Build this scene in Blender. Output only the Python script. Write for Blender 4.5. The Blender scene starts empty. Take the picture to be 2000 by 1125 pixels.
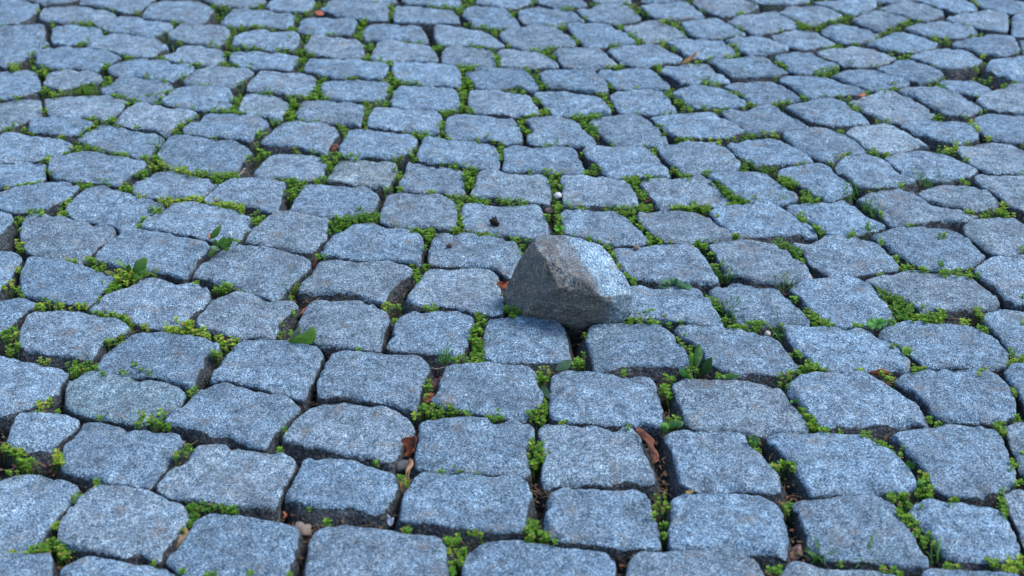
import bpy, math, random
import numpy as np

# ------------------------------------------------------------------ camera, sky, sun, exposure
SC = bpy.context.scene
COL = SC.collection
R = math.radians
PITCH, CAM_H, FPX, PW, PH = R(27.0), 0.81, 3065.0, 2000.0, 1125.0

cam = bpy.data.cameras.new('camera')
cam.sensor_width = 36.0
cam.lens = FPX / PW * 36.0
cam.clip_start, cam.clip_end = 0.02, 2000.0
cam.dof.use_dof = True
cam.dof.focus_distance = 1.72
cam.dof.aperture_fstop = 8.0
cam_ob = bpy.data.objects.new('camera', cam)
cam_ob.location = (0, 0, CAM_H)
cam_ob.rotation_euler = (R(90) - PITCH, 0, 0)
COL.objects.link(cam_ob)
SC.camera = cam_ob

SUN_ELEV, SUN_AZ = R(56), R(92)        # azimuth from +Y (away from the camera) towards +X
world = bpy.data.worlds.new('World')
SC.world = world
world.use_nodes = True
wn = world.node_tree
bg = wn.nodes['Background']
sky = wn.nodes.new('ShaderNodeTexSky')
sky.sky_type = 'NISHITA'
sky.sun_disc = False
sky.sun_elevation = SUN_ELEV
sky.sun_rotation = SUN_AZ
sky.air_density = 1.0
sky.dust_density = 0.6
sky.ozone_density = 1.6
wn.links.new(sky.outputs[0], bg.inputs[0])
bg.inputs[1].default_value = 0.14

sun = bpy.data.lights.new('sun', 'SUN')
sun.energy = 1.4
sun.angle = R(32)
sun.color = (1.0, 0.96, 0.9)
sun_ob = bpy.data.objects.new('sun', sun)
sun_ob.rotation_euler = (R(90) - SUN_ELEV, 0, R(180) - SUN_AZ)
COL.objects.link(sun_ob)

SC.view_settings.view_transform = 'Standard'
SC.view_settings.look = 'None'
SC.view_settings.use_curve_mapping = False
SC.view_settings.gamma = 1.0
SC.view_settings.exposure = 1.15

RNG = random.Random(7)
NR = np.random.RandomState(11)

STONES = """
130,762 132,744 150,735 178,728 241,734 325,742 355,752 364,769 358,785 340,797 317,807 277,828 251,830 226,823 196,815 149,809 132,797
188,707 208,687 241,661 262,647 292,647 322,649 355,658 376,657 406,662 429,674 426,683 408,693 398,704 388,721 378,747 365,756 343,747 305,737 267,729 236,725 201,724 191,716
469,666 507,662 550,668 596,674 621,681 634,696 631,709 619,731 604,752 593,777 571,772 520,762 469,749 439,744 412,744 419,724 431,711 441,693 457,676
406,748 444,745 495,758 545,769 576,782 586,797 571,805 555,818 535,840 525,863 517,876 490,871 469,858 431,845 381,835 322,823 327,810 350,790 368,777 383,762
178,821 198,821 249,833 302,840 343,848 359,861 343,876 325,901 315,926 297,954 254,949 213,944 181,934 149,928 125,921 120,894 125,868 149,840 163,825
34,813 89,807 145,813 159,825 150,838 120,858 99,873 64,878 13,871
56,605 115,605 155,607 191,615 224,623 251,639 241,653 203,666 191,678 182,699 149,695 102,688 44,676 39,645
383,870 408,867 457,870 474,879 520,883 558,886 573,896 577,913 566,936 550,962 535,992 515,993 469,988 431,982 393,974 355,974 327,969 305,959 305,946 317,929 350,908 365,901 373,888
149,979 183,957 213,946 249,950 292,957 322,964 350,977 363,992 365,1012 350,1033 333,1050 320,1070 315,1096 292,1091 272,1076 254,1083 224,1083 191,1076 149,1068 117,1058 120,1017
381,1022 406,1010 439,1008 469,1012 507,1019 550,1019 576,1027 581,1043 571,1081 558,1116 533,1149 482,1152 419,1149 348,1134 322,1114 325,1093 350,1068 368,1045
125,1103 148,1096 178,1088 211,1091 246,1100 292,1101 330,1106 350,1121 343,1157 333,1195 267,1207 191,1195 140,1190 115,1144
611,893 656,897 687,901 712,913 747,919 770,926 774,941 765,962 753,982 747,1000 722,997 687,989 649,989 611,989 575,974 555,972 560,954 573,934 588,911 595,898
601,792 636,786 661,783 694,792 722,790 758,790 780,800 796,815 807,833 807,848 793,858 783,873 775,894 763,904 725,896 687,886 649,878 598,866 550,856 560,838 578,820 590,802
823,825 859,814 902,811 953,818 1003,819 1036,830 1045,843 1041,853 1026,866 1029,894 1034,919 1026,928 965,926 902,921 839,919 813,909 811,894 816,876 821,853 817,838
826,922 877,925 927,927 978,930 1016,931 1031,946 1034,967 1026,997 1024,1033 1011,1038 965,1033 915,1025 864,1022 803,1015 783,1017 785,997 790,977 797,954 807,936
616,1038 636,1027 674,1022 712,1027 763,1034 813,1043 851,1045 866,1063 869,1093 874,1131 864,1164 788,1167 687,1164 611,1162 593,1139 601,1093 607,1055
920,1068 953,1054 991,1050 1029,1058 1067,1063 1143,1069 1181,1078 1197,1096 1198,1124 1193,1157 1117,1174 991,1172 915,1164 904,1124 910,1088
1079,957 1112,950 1150,953 1201,955 1239,957 1261,962 1268,982 1279,1012 1287,1043 1289,1070 1264,1072 1213,1070 1175,1063 1137,1055 1099,1062 1074,1050 1066,1033 1069,1005 1071,977
1051,840 1074,830 1117,834 1175,835 1234,835 1249,853 1254,873 1264,899 1274,919 1277,942 1259,940 1226,937 1175,943 1112,943 1066,949 1059,937 1061,906 1065,894 1059,863 1047,849
1299,848 1314,843 1340,838 1375,844 1428,843 1449,849 1459,868 1482,891 1502,914 1517,926 1525,952 1512,957 1492,958 1436,957 1385,956 1345,952 1332,942 1322,906 1312,873 1299,858
1497,853 1512,845 1550,847 1573,849 1601,844 1639,849 1677,852 1715,868 1748,888 1770,911 1786,934 1788,952 1765,957 1732,959 1664,958 1626,958 1585,964 1573,942 1553,911 1532,888 1517,868 1502,863
1745,850 1765,843 1844,832 1905,830 1955,848 1973,894 1981,937 1955,957 1892,967 1844,962 1826,952 1811,926 1791,901 1770,878 1755,858
1547,977 1568,972 1588,974 1634,969 1682,967 1722,965 1740,974 1750,989 1753,1007 1770,1025 1783,1055 1798,1078 1811,1096 1808,1108 1786,1107 1753,1103 1715,1096 1677,1093 1639,1093 1613,1091 1598,1076 1583,1053 1575,1033 1563,1002 1553,989
1314,982 1335,967 1378,961 1428,963 1482,964 1507,974 1525,992 1530,1017 1537,1038 1537,1063 1537,1083 1512,1078 1474,1076 1444,1076 1411,1069 1360,1069 1312,1069 1307,1033 1314,1007
1236,1081 1251,1074 1302,1076 1327,1069 1385,1068 1418,1069 1449,1081 1474,1096 1489,1116 1497,1139 1487,1182 1411,1195 1309,1195 1233,1182 1226,1131 1231,1101
1532,1108 1542,1098 1563,1096 1588,1106 1626,1111 1677,1115 1715,1114 1748,1124 1775,1157 1765,1207 1664,1220 1588,1215 1532,1195 1512,1157
1788,982 1816,977 1844,979 1892,982 1955,997 1981,1030 1993,1081 1968,1093 1930,1093 1867,1091 1844,1083 1824,1055 1806,1027 1788,1012 1775,1002 1778,989
1801,1121 1816,1112 1844,1111 1917,1114 1993,1119 2019,1169 1993,1207 1867,1207 1803,1182
649,693 674,685 712,687 750,692 775,692 813,692 831,699 838,714 831,729 823,747 818,777 813,800 788,795 763,787 717,785 702,777 669,772 636,772 621,769 621,742 627,721 636,704
872,719 889,712 927,714 965,712 1003,712 1034,716 1044,731 1048,752 1058,767 1059,785 1046,797 1029,810 1016,816 978,816 950,813 902,797 864,792 844,782 846,775 861,762 861,747 868,729
1079,734 1094,724 1112,721 1137,726 1163,724 1201,731 1239,734 1269,737 1280,752 1284,772 1291,792 1292,818 1292,838 1272,830 1251,825 1213,831 1163,829 1112,826 1079,820 1074,807 1073,772 1077,752
1153,640 1188,631 1226,635 1264,633 1289,638 1307,648 1318,666 1332,678 1342,696 1346,716 1325,714 1277,711 1226,709 1201,716 1180,721 1163,720 1158,704 1153,683 1147,661
1325,638 1337,633 1360,638 1398,641 1431,645 1469,650 1502,658 1522,668 1537,688 1553,709 1563,720 1547,723 1512,729 1461,724 1423,724 1408,721 1398,712 1385,709 1375,688 1350,668 1335,663 1319,648
1314,752 1335,740 1360,738 1398,742 1461,744 1497,748 1522,759 1535,775 1547,792 1568,813 1575,830 1578,845 1558,847 1512,844 1474,848 1444,843 1385,842 1350,839 1340,820 1337,802 1325,777 1317,762
1542,747 1563,731 1601,728 1628,731 1664,729 1687,730 1710,742 1740,757 1770,777 1796,792 1811,813 1813,828 1791,823 1740,824 1689,828 1639,830 1608,833 1596,820 1580,802 1563,782 1550,769 1540,759
1527,638 1563,635 1593,638 1639,639 1677,644 1702,652 1732,666 1755,681 1775,699 1777,716 1760,716 1740,714 1702,719 1664,723 1626,723 1598,716 1580,696 1558,681 1542,666 1535,650
1717,650 1735,638 1765,629 1791,628 1816,633 1844,633 1892,635 1943,658 1968,686 1968,714 1930,720 1892,721 1844,719 1811,714 1778,691 1755,673 1730,666 1715,658
1748,739 1765,729 1803,724 1844,719 1905,720 1955,739 1981,772 1981,810 1955,825 1917,828 1844,820 1829,810 1813,790 1791,764 1770,757 1750,747
174,601 203,580 241,562 259,557 277,544 305,543 327,549 348,560 368,554 397,560 407,572 407,584 395,597 378,607 363,620 346,637 317,641 282,630 246,618 208,610 181,608
384,623 400,610 410,590 426,580 454,571 495,574 533,587 571,587 581,600 555,618 540,633 535,661 505,660 469,656 431,648 393,636
56,501 115,509 149,518 178,527 216,537 227,547 216,557 198,567 186,587 173,598 149,593 89,585 44,575 39,532
188,509 193,494 216,473 241,456 267,448 292,451 330,457 368,462 401,468 410,481 393,496 381,509 373,529 358,544 338,537 305,529 282,524 249,522 216,511 196,509
376,542 383,529 408,511 421,494 436,484 459,481 495,485 545,492 583,500 609,511 612,524 591,542 571,552 555,565 535,586 507,577 477,567 452,557 419,552 414,547 388,542
51,420 110,424 149,428 186,433 213,441 226,452 221,463 196,475 182,488 168,502 158,513 149,509 102,501 51,494 39,456
274,446 282,435 302,420 322,405 343,395 381,394 419,400 469,408 487,423 495,438 477,451 454,476 434,468 393,463 355,458 317,453
479,473 500,448 517,428 540,413 571,414 609,420 643,428 639,446 640,460 623,473 614,486 596,489 558,485 520,477 490,472
578,562 588,547 608,527 631,506 654,504 687,508 707,511 737,508 775,509 798,519 806,532 798,542 775,552 758,572 747,595 732,587 699,575 661,570 623,565 585,565
626,494 640,472 652,458 669,454 682,441 704,435 737,435 775,442 803,451 823,461 826,476 821,496 821,519 801,518 763,509 725,508 702,509 674,503 644,499
841,484 851,461 877,456 915,457 940,462 991,463 1006,473 1016,489 1011,509 998,537 991,539 975,529 940,523 902,518 864,519 841,517 837,501
826,537 839,523 864,521 894,520 927,524 965,525 975,542 975,562 983,593 982,615 955,610 927,608 889,600 839,595 806,593 798,580 808,565 818,552
585,633 598,605 608,591 626,587 646,591 666,587 699,589 732,595 755,610 760,623 750,641 745,666 744,687 712,681 674,676 644,674 611,671 590,653
773,636 783,623 813,613 859,607 897,610 922,618 927,630 917,651 911,674 899,689 851,686 813,685 775,685 755,681 760,668 775,656 768,646
947,643 955,628 990,620 1023,618 1061,623 1087,627 1099,638 1107,661 1112,684 1112,704 1074,704 1011,704 950,701 945,674
1092,415 1104,406 1132,411 1160,416 1196,415 1216,423 1236,441 1256,458 1266,473 1251,479 1213,479 1188,476 1173,471 1137,461 1104,456 1101,435
1196,484 1213,481 1251,484 1277,481 1315,479 1350,480 1370,494 1380,511 1393,529 1402,552 1391,555 1365,552 1340,552 1289,549 1246,544 1231,542 1211,519 1203,499
1213,577 1228,562 1251,557 1289,560 1327,558 1358,563 1378,577 1391,598 1408,618 1411,636 1391,638 1353,636 1320,628 1277,620 1239,620 1216,610
1246,415 1264,413 1315,410 1355,413 1380,420 1396,435 1416,451 1432,468 1403,470 1365,468 1340,473 1302,471 1282,463 1269,448 1251,433
1385,567 1408,555 1444,555 1487,558 1515,565 1535,582 1555,598 1573,615 1583,637 1537,634 1502,629 1461,630 1444,625 1428,610 1403,587 1388,577
1542,562 1560,549 1588,549 1626,547 1656,544 1682,549 1702,562 1720,582 1740,608 1750,623 1735,630 1689,632 1659,638 1634,636 1608,618 1588,605 1568,582 1555,572
1687,549 1707,541 1740,534 1775,527 1803,532 1844,534 1892,542 1930,562 1955,587 1930,600 1844,603 1824,605 1798,608 1775,587 1740,570 1715,562 1692,555
1383,479 1411,471 1446,468 1482,475 1517,480 1545,496 1570,514 1583,534 1584,547 1553,546 1512,547 1469,544 1444,537 1421,529 1408,509 1395,494
1545,476 1588,475 1613,466 1646,462 1672,463 1689,473 1715,481 1735,499 1755,517 1760,529 1727,533 1689,533 1651,542 1628,544 1613,532 1583,514 1570,494
1702,458 1727,449 1765,443 1803,444 1836,448 1867,456 1905,476 1925,501 1892,522 1844,527 1816,527 1791,517 1765,501 1735,479 1715,466
131,398 149,383 169,371 193,363 216,366 247,376 264,386 300,391 316,398 320,406 307,411 291,422 278,427 267,444 251,452 233,451 224,440 202,433 167,428 149,427 133,422
256,373 264,360 280,349 309,336 333,333 358,338 384,344 418,352 421,360 413,371 396,384 373,387 340,383 304,387 278,382 261,379
399,390 409,378 427,362 451,351 473,348 507,350 544,351 558,360 551,371 547,389 538,413 527,411 500,402 469,398 440,396 411,398
96,309 118,302 149,300 167,296 189,297 218,304 247,308 278,316 284,322 264,336 249,344 238,360 227,364 207,358 180,353 149,351 107,344 93,327
153,272 169,262 180,253 202,247 229,249 256,252 282,252 309,259 321,269 313,280 304,289 293,302 269,309 251,302 218,296 184,289 173,284 158,278
309,302 318,287 327,278 336,268 351,266 380,271 418,274 451,278 480,284 491,298 480,309 467,320 460,338 429,336 384,331 340,327 318,316
358,251 373,241 391,237 400,223 416,219 451,223 507,228 520,233 522,242 507,253 496,262 491,278 462,271 418,264 384,260 364,259
62,227 107,229 149,231 164,236 181,240 169,249 153,258 136,262 100,260 56,253
509,276 513,268 529,262 540,251 556,242 584,239 611,240 638,244 658,253 660,264 649,273 642,287 638,301 616,296 589,287 567,280 533,279 518,278
496,338 500,331 513,320 524,307 540,299 567,299 598,303 633,313 638,322 631,331 629,344 607,353 578,351 544,347 511,348
636,351 647,338 656,320 664,314 700,313 733,310 764,310 773,322 770,338 767,353 756,362 722,362 689,362 669,356 644,353
664,296 664,284 673,271 682,257 696,253 733,254 767,259 800,266 814,273 811,282 798,298 778,306 756,309 727,308 700,303 676,302
567,407 578,389 593,364 609,359 633,362 667,366 689,367 713,364 729,373 738,384 733,402 718,416 689,420 664,421 638,422 607,418 571,412
781,358 791,342 796,320 804,316 833,317 860,322 889,329 904,338 904,358 907,376 896,383 867,378 833,376 800,373 783,367
743,420 749,400 756,380 767,374 796,378 822,380 856,381 878,391 891,400 890,416 889,440 880,446 856,447 822,440 789,442 762,439 743,431
818,313 817,302 822,287 827,272 840,268 867,273 900,277 940,279 958,281 969,289 976,304 978,320 969,329 940,329 900,323 867,318 833,316
901,407 909,398 938,399 967,402 1004,402 1053,400 1059,413 1067,442 1069,458 1038,464 1004,460 971,458 938,456 911,449 904,431 900,416
920,380 931,358 933,340 944,333 982,334 1027,337 1056,339 1071,351 1071,364 1076,384 1071,396 1038,393 1004,389 971,386 938,384
980,329 984,313 982,291 998,283 1038,284 1082,286 1116,287 1124,298 1133,316 1142,333 1127,338 1093,336 1060,333 1016,337 984,336
1096,351 1100,342 1127,340 1160,344 1193,349 1216,350 1233,364 1242,382 1246,398 1227,403 1193,401 1160,402 1127,402 1104,396 1100,380 1102,362
1140,293 1147,289 1169,287 1187,288 1211,287 1233,284 1256,287 1278,304 1296,322 1307,336 1313,347 1296,348 1262,346 1229,344 1189,347 1182,338 1173,320 1160,313 1144,302
870,242 873,227 893,222 938,223 982,224 1004,231 1011,244 1018,264 1016,280 989,278 949,273 904,273 878,269 871,256
1027,236 1042,230 1071,227 1104,228 1122,236 1138,251 1153,264 1164,280 1158,286 1127,284 1082,282 1033,281 1031,269 1042,253 1036,244
1151,236 1167,230 1196,230 1229,222 1249,223 1264,233 1278,247 1293,264 1307,282 1284,287 1251,284 1213,284 1191,276 1173,258 1158,244
1271,224 1307,222 1340,220 1384,218 1402,223 1422,236 1440,247 1454,260 1429,267 1396,270 1362,268 1324,267 1311,262 1296,244 1282,233
1284,287 1309,287 1331,278 1362,278 1396,279 1413,287 1429,300 1442,316 1438,331 1418,333 1384,331 1353,340 1336,338 1318,324 1300,307
1418,284 1440,278 1469,269 1496,268 1522,272 1544,284 1567,298 1587,309 1589,318 1562,320 1518,320 1482,324 1469,313 1440,304 1427,293
1253,362 1256,351 1284,349 1318,351 1347,349 1364,343 1380,349 1387,358 1407,376 1431,393 1418,402 1384,402 1340,404 1307,408 1293,407 1284,393 1269,378
1379,347 1391,338 1429,338 1462,336 1491,337 1509,347 1529,362 1551,376 1559,389 1529,396 1496,394 1462,396 1438,380 1418,364 1396,353
1387,413 1398,404 1429,403 1451,402 1476,394 1502,397 1527,407 1549,420 1571,436 1591,447 1597,457 1589,457 1553,453 1520,457 1476,460 1447,462 1424,451 1402,433 1396,422
1540,400 1558,396 1593,397 1616,393 1638,389 1651,393 1671,404 1691,422 1711,431 1728,442 1709,451 1676,456 1642,460 1616,453 1598,442 1576,429 1553,420 1542,411
1673,387 1698,380 1731,376 1758,371 1776,374 1798,389 1820,400 1843,408 1887,416 1909,424 1887,432 1843,427 1798,431 1764,438 1749,440 1731,427 1716,409 1698,398
1789,376 1809,369 1843,362 1887,364 1931,376 1953,398 1909,409 1843,404 1820,396 1802,384
1517,344 1524,336 1553,329 1593,323 1620,327 1638,333 1649,347 1664,362 1671,369 1642,382 1627,391 1609,387 1589,378 1569,362 1544,351
1627,327 1636,316 1656,307 1676,307 1691,302 1713,306 1731,316 1749,329 1767,342 1787,351 1776,353 1749,356 1720,362 1687,364 1671,362 1660,351 1647,340
1728,309 1742,302 1776,299 1809,297 1836,302 1876,316 1909,331 1898,344 1843,351 1798,344 1767,338 1747,324
1651,260 1669,249 1698,241 1731,241 1753,249 1780,264 1804,278 1813,288 1798,284 1776,289 1753,297 1720,298 1696,289 1676,273
1529,262 1544,256 1576,252 1598,251 1620,254 1642,262 1664,273 1687,289 1693,298 1664,302 1642,304 1620,312 1602,309 1584,302 1562,289 1542,276
1409,220 1420,217 1451,216 1484,207 1500,202 1520,211 1544,227 1571,242 1582,250 1558,254 1531,257 1498,258 1453,257 1433,240
1760,244 1780,238 1809,233 1843,232 1887,240 1909,253 1909,271 1876,278 1843,276 1820,269 1793,260
156,7 162,-9 196,-24 251,-29 296,-24 304,-7 296,4 282,11 273,20 251,22 229,20 202,13 176,10
282,22 291,9 304,0 329,1 362,2 407,6 416,16 407,29 396,44 371,46 349,40 322,38 296,34 280,31
84,13 122,11 153,12 173,16 188,21 211,19 227,28 218,37 189,42 162,42 118,42 78,33
186,44 204,41 218,38 233,30 262,31 296,38 329,42 337,51 329,59 313,64 296,76 264,69 240,64 213,60 193,53
331,69 347,53 364,46 396,48 429,51 447,56 447,67 436,80 424,91 402,87 376,84 340,78
107,53 140,50 162,50 184,52 199,60 198,69 180,78 158,84 129,87 100,78
169,89 184,76 207,67 242,66 260,71 284,77 311,81 327,89 313,98 296,111 269,109 238,104 213,96 184,93
73,98 113,91 151,91 180,94 207,98 229,107 238,111 218,118 198,127 191,138 162,133 118,131 73,127
212,136 224,124 247,116 273,112 296,116 329,121 362,124 380,133 364,142 349,149 336,158 307,153 273,149 240,146 216,142
318,111 340,102 353,91 376,86 402,89 424,98 439,109 433,118 418,127 384,124 351,121 324,116
96,142 140,137 167,138 191,142 200,153 180,160 153,167 122,173 84,164
197,176 218,167 227,156 238,148 262,148 291,152 318,160 339,169 331,178 318,189 300,200 273,198 247,191 220,184 200,182
358,158 376,144 391,133 418,128 440,131 484,132 497,142 482,151 467,162 451,173 418,167 389,164 367,163
316,198 331,184 344,172 373,168 407,170 447,172 451,189 449,207 429,211 396,213 380,211 351,207 324,203
84,191 122,189 149,188 173,186 202,184 229,189 249,198 240,209 229,220 216,231 202,236 173,229 149,229 96,224
223,238 238,224 251,211 273,200 307,204 340,209 373,213 384,221 376,229 351,236 338,249 329,262 313,256 284,251 251,247
467,218 471,204 476,189 484,182 518,184 551,187 563,196 562,211 553,222 551,236 522,227 496,224 473,221
480,178 487,164 496,147 507,137 533,138 567,141 607,142 616,153 613,169 604,182 589,186 562,183 533,180 500,179
449,116 453,106 473,99 509,100 533,103 567,107 581,109 578,122 567,134 533,134 500,133 467,129
453,82 462,67 496,57 522,58 531,62 573,62 583,69 582,87 573,98 551,96 518,91 478,87
431,44 440,33 456,17 478,15 500,20 527,24 558,24 576,29 573,40 567,51 544,52 518,48 489,48 456,48
398,2 407,-13 451,-20 507,-13 518,0 504,11 484,13 451,12 424,8
520,13 529,2 540,-9 578,-13 611,-9 613,4 609,16 600,23 573,22 540,21
627,20 638,7 647,1 678,0 704,4 733,6 758,6 759,22 756,40 729,38 700,36 684,33 656,27
579,60 589,49 587,40 600,33 633,34 689,36 697,44 691,56 682,67 656,64 633,66 607,67
709,64 716,49 733,42 767,43 800,47 820,49 824,60 833,73 836,84 811,84 778,78 740,77 716,73
769,40 773,13 789,9 811,11 833,18 856,20 882,19 893,29 898,46 867,44 833,43 800,43
787,0 789,-13 833,-18 889,-16 898,0 898,11 867,11 822,8 800,7
656,-22 711,-24 767,-18 773,2 733,2 700,0 660,-4
594,96 604,82 611,72 633,69 673,71 696,76 709,87 709,98 711,111 678,113 644,109 618,107 604,102
724,111 733,93 738,79 767,79 789,86 818,88 838,90 847,102 856,113 853,121 811,120 767,118 733,116
593,138 598,120 607,112 633,111 669,116 700,116 740,121 756,129 753,142 747,156 722,154 689,149 656,151 633,144 611,141
769,142 766,127 778,121 811,122 856,124 889,127 898,140 900,156 898,170 867,167 833,166 800,160 776,156
629,176 627,164 638,158 667,157 700,156 733,160 756,161 761,169 756,184 744,193 727,198 700,196 667,193 638,189
763,198 769,178 782,168 811,167 844,170 882,172 891,182 897,198 893,209 867,213 833,210 800,209 771,207
580,224 584,209 593,197 622,197 656,198 689,200 713,207 709,222 706,236 703,246 678,240 644,238 611,236 584,233
719,249 722,227 731,211 762,211 789,212 833,214 856,217 864,229 856,244 857,260 833,257 800,254 756,253 731,251
847,53 858,46 882,47 904,53 938,60 956,67 971,78 984,87 982,92 949,93 916,91 882,89 860,87 851,73
904,29 908,18 922,13 949,12 971,14 987,22 1000,33 1013,44 1018,52 993,53 971,52 944,50 922,48 920,38
931,7 938,-9 971,-16 1020,-11 1038,0 1040,11 1016,13 989,14 956,10
1013,33 1013,22 1029,14 1060,11 1082,16 1104,20 1127,24 1140,36 1142,46 1116,44 1082,48 1056,46 1024,44
1047,2 1049,-11 1093,-16 1127,-4 1147,11 1122,14 1091,16 1071,11
1122,18 1149,16 1171,9 1189,6 1220,9 1233,20 1249,33 1251,41 1216,44 1182,44 1156,42 1140,31
976,64 993,56 1027,51 1060,47 1082,52 1100,62 1116,76 1127,87 1116,91 1082,91 1049,96 1024,98 1002,91 984,78
1109,49 1127,46 1160,46 1189,47 1207,58 1227,69 1244,82 1227,86 1193,86 1178,91 1149,90 1136,84 1124,69 1111,56
862,118 864,102 873,93 904,90 938,96 960,102 967,113 969,131 938,131 904,129 873,124
971,98 980,94 1016,96 1049,102 1071,113 1089,127 1089,133 1049,133 1016,132 982,130 978,116
1078,102 1093,93 1127,93 1167,93 1182,104 1198,118 1207,127 1171,131 1138,133 1104,133 1096,124 1091,111
909,144 927,133 960,133 993,132 1022,136 1036,149 1049,164 1053,173 1033,177 1004,167 978,170 960,173 931,171 927,162 918,153
1053,140 1071,136 1104,135 1156,136 1169,147 1182,160 1187,176 1171,178 1153,180 1127,178 1093,174 1073,171 1062,156
916,191 918,178 933,173 971,177 1004,182 1033,187 1038,198 1049,211 1053,222 1027,226 993,223 960,222 929,220 920,204
1042,180 1071,176 1104,178 1138,181 1167,188 1180,200 1189,213 1192,224 1178,222 1138,222 1104,224 1080,224 1069,211 1056,193
1169,144 1176,136 1207,136 1240,131 1262,131 1280,140 1296,156 1309,168 1284,172 1251,171 1229,176 1202,174 1189,160 1173,151
1191,182 1207,178 1229,178 1240,173 1273,173 1291,176 1304,193 1318,211 1320,218 1296,219 1262,221 1236,219 1211,222 1202,204
1187,98 1202,90 1236,87 1273,87 1296,96 1318,107 1333,118 1329,122 1302,124 1273,128 1240,128 1216,122 1202,109
1216,53 1233,47 1262,43 1284,40 1307,51 1329,62 1344,74 1318,77 1296,80 1264,84 1247,76 1229,64
1252,13 1273,7 1307,4 1336,3 1353,13 1373,29 1376,33 1340,34 1307,36 1280,33 1264,22
1331,42 1362,38 1400,35 1418,44 1440,58 1458,67 1429,70 1396,73 1367,73 1349,67 1338,53
1353,4 1362,-9 1407,-11 1462,-2 1482,13 1462,20 1440,27 1411,29 1384,20 1367,13
1422,42 1438,32 1464,28 1498,24 1516,25 1536,37 1556,47 1559,53 1531,57 1509,61 1487,67 1464,64 1453,53 1433,49
1521,22 1542,12 1564,11 1593,12 1620,18 1644,29 1647,34 1620,39 1598,47 1584,51 1564,42 1546,33
1304,84 1318,78 1351,77 1384,77 1411,82 1429,93 1442,103 1418,107 1389,110 1358,112 1340,107 1327,96
1416,79 1442,73 1478,72 1502,78 1522,86 1538,93 1533,100 1509,103 1476,102 1451,98 1436,87
1507,71 1527,60 1553,57 1587,59 1609,67 1622,76 1633,84 1620,89 1593,92 1571,96 1544,92 1527,83 1513,77
1600,63 1611,53 1631,47 1664,48 1691,58 1718,67 1704,76 1682,84 1653,86 1638,82 1624,73
1511,109 1531,107 1553,101 1580,101 1598,112 1616,117 1636,119 1642,127 1620,133 1587,138 1558,142 1540,138 1529,124
1596,102 1620,99 1642,96 1664,89 1698,91 1720,100 1751,113 1736,122 1709,127 1676,127 1642,124 1627,114 1609,110
1383,118 1396,113 1429,114 1473,112 1500,118 1518,129 1540,141 1518,146 1484,146 1451,146 1429,148 1411,136 1396,124
1288,140 1300,131 1329,126 1362,124 1382,127 1402,138 1424,151 1428,159 1407,160 1384,161 1353,164 1329,159 1311,147 1296,144
1313,181 1331,172 1353,168 1384,168 1413,173 1433,187 1458,200 1451,208 1429,209 1407,207 1380,210 1358,209 1340,198 1329,187
1414,167 1436,162 1473,160 1507,160 1527,169 1551,182 1567,196 1540,197 1507,201 1473,203 1460,193 1447,180 1422,173
1523,156 1531,147 1564,146 1598,147 1620,154 1649,162 1682,176 1689,180 1664,183 1631,183 1609,188 1576,191 1562,180 1542,164
1623,147 1642,140 1676,135 1704,136 1724,144 1749,153 1776,164 1753,172 1727,174 1698,174 1676,168 1653,157
1711,133 1731,127 1753,117 1776,118 1802,127 1831,136 1842,142 1831,151 1802,160 1780,156 1760,150 1731,141
1691,87 1720,76 1742,67 1764,62 1787,67 1809,73 1833,84 1809,95 1780,102 1758,102 1731,97 1709,89
1662,38 1682,25 1704,22 1731,25 1762,33 1773,39 1753,48 1720,59 1698,53 1676,44
1587,7 1620,3 1664,0 1709,-2 1711,11 1687,21 1671,28 1647,22 1620,13
1716,18 1742,11 1776,5 1809,9 1840,18 1842,27 1820,37 1804,40 1780,34 1753,26 1731,23
1767,56 1787,47 1820,44 1853,43 1898,51 1909,64 1876,73 1842,72 1809,68 1787,62
1776,111 1798,103 1831,94 1853,92 1898,102 1920,116 1898,129 1864,133 1836,131 1809,122
1780,1 1809,-7 1842,-6 1898,2 1909,18 1864,22 1820,10
1534,207 1564,198 1609,192 1631,193 1649,202 1664,216 1687,229 1704,239 1676,243 1631,243 1587,237 1567,227 1549,213
1658,200 1682,191 1720,181 1749,182 1776,189 1802,202 1827,223 1816,230 1787,234 1764,237 1731,234 1709,224 1682,213
1751,177 1776,170 1798,168 1824,172 1853,178 1898,196 1920,213 1887,223 1842,221 1824,210 1802,197 1776,184
1836,160 1853,154 1909,162 1942,178 1909,189 1853,174
1460,-4 1487,-13 1553,-13 1580,-2 1576,4 1536,7 1498,4 1476,2
1247,1 1284,-11 1329,-11 1336,-1 1296,3
1156,0 1193,-13 1229,-7 1233,3 1204,8 1176,6
"""
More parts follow.
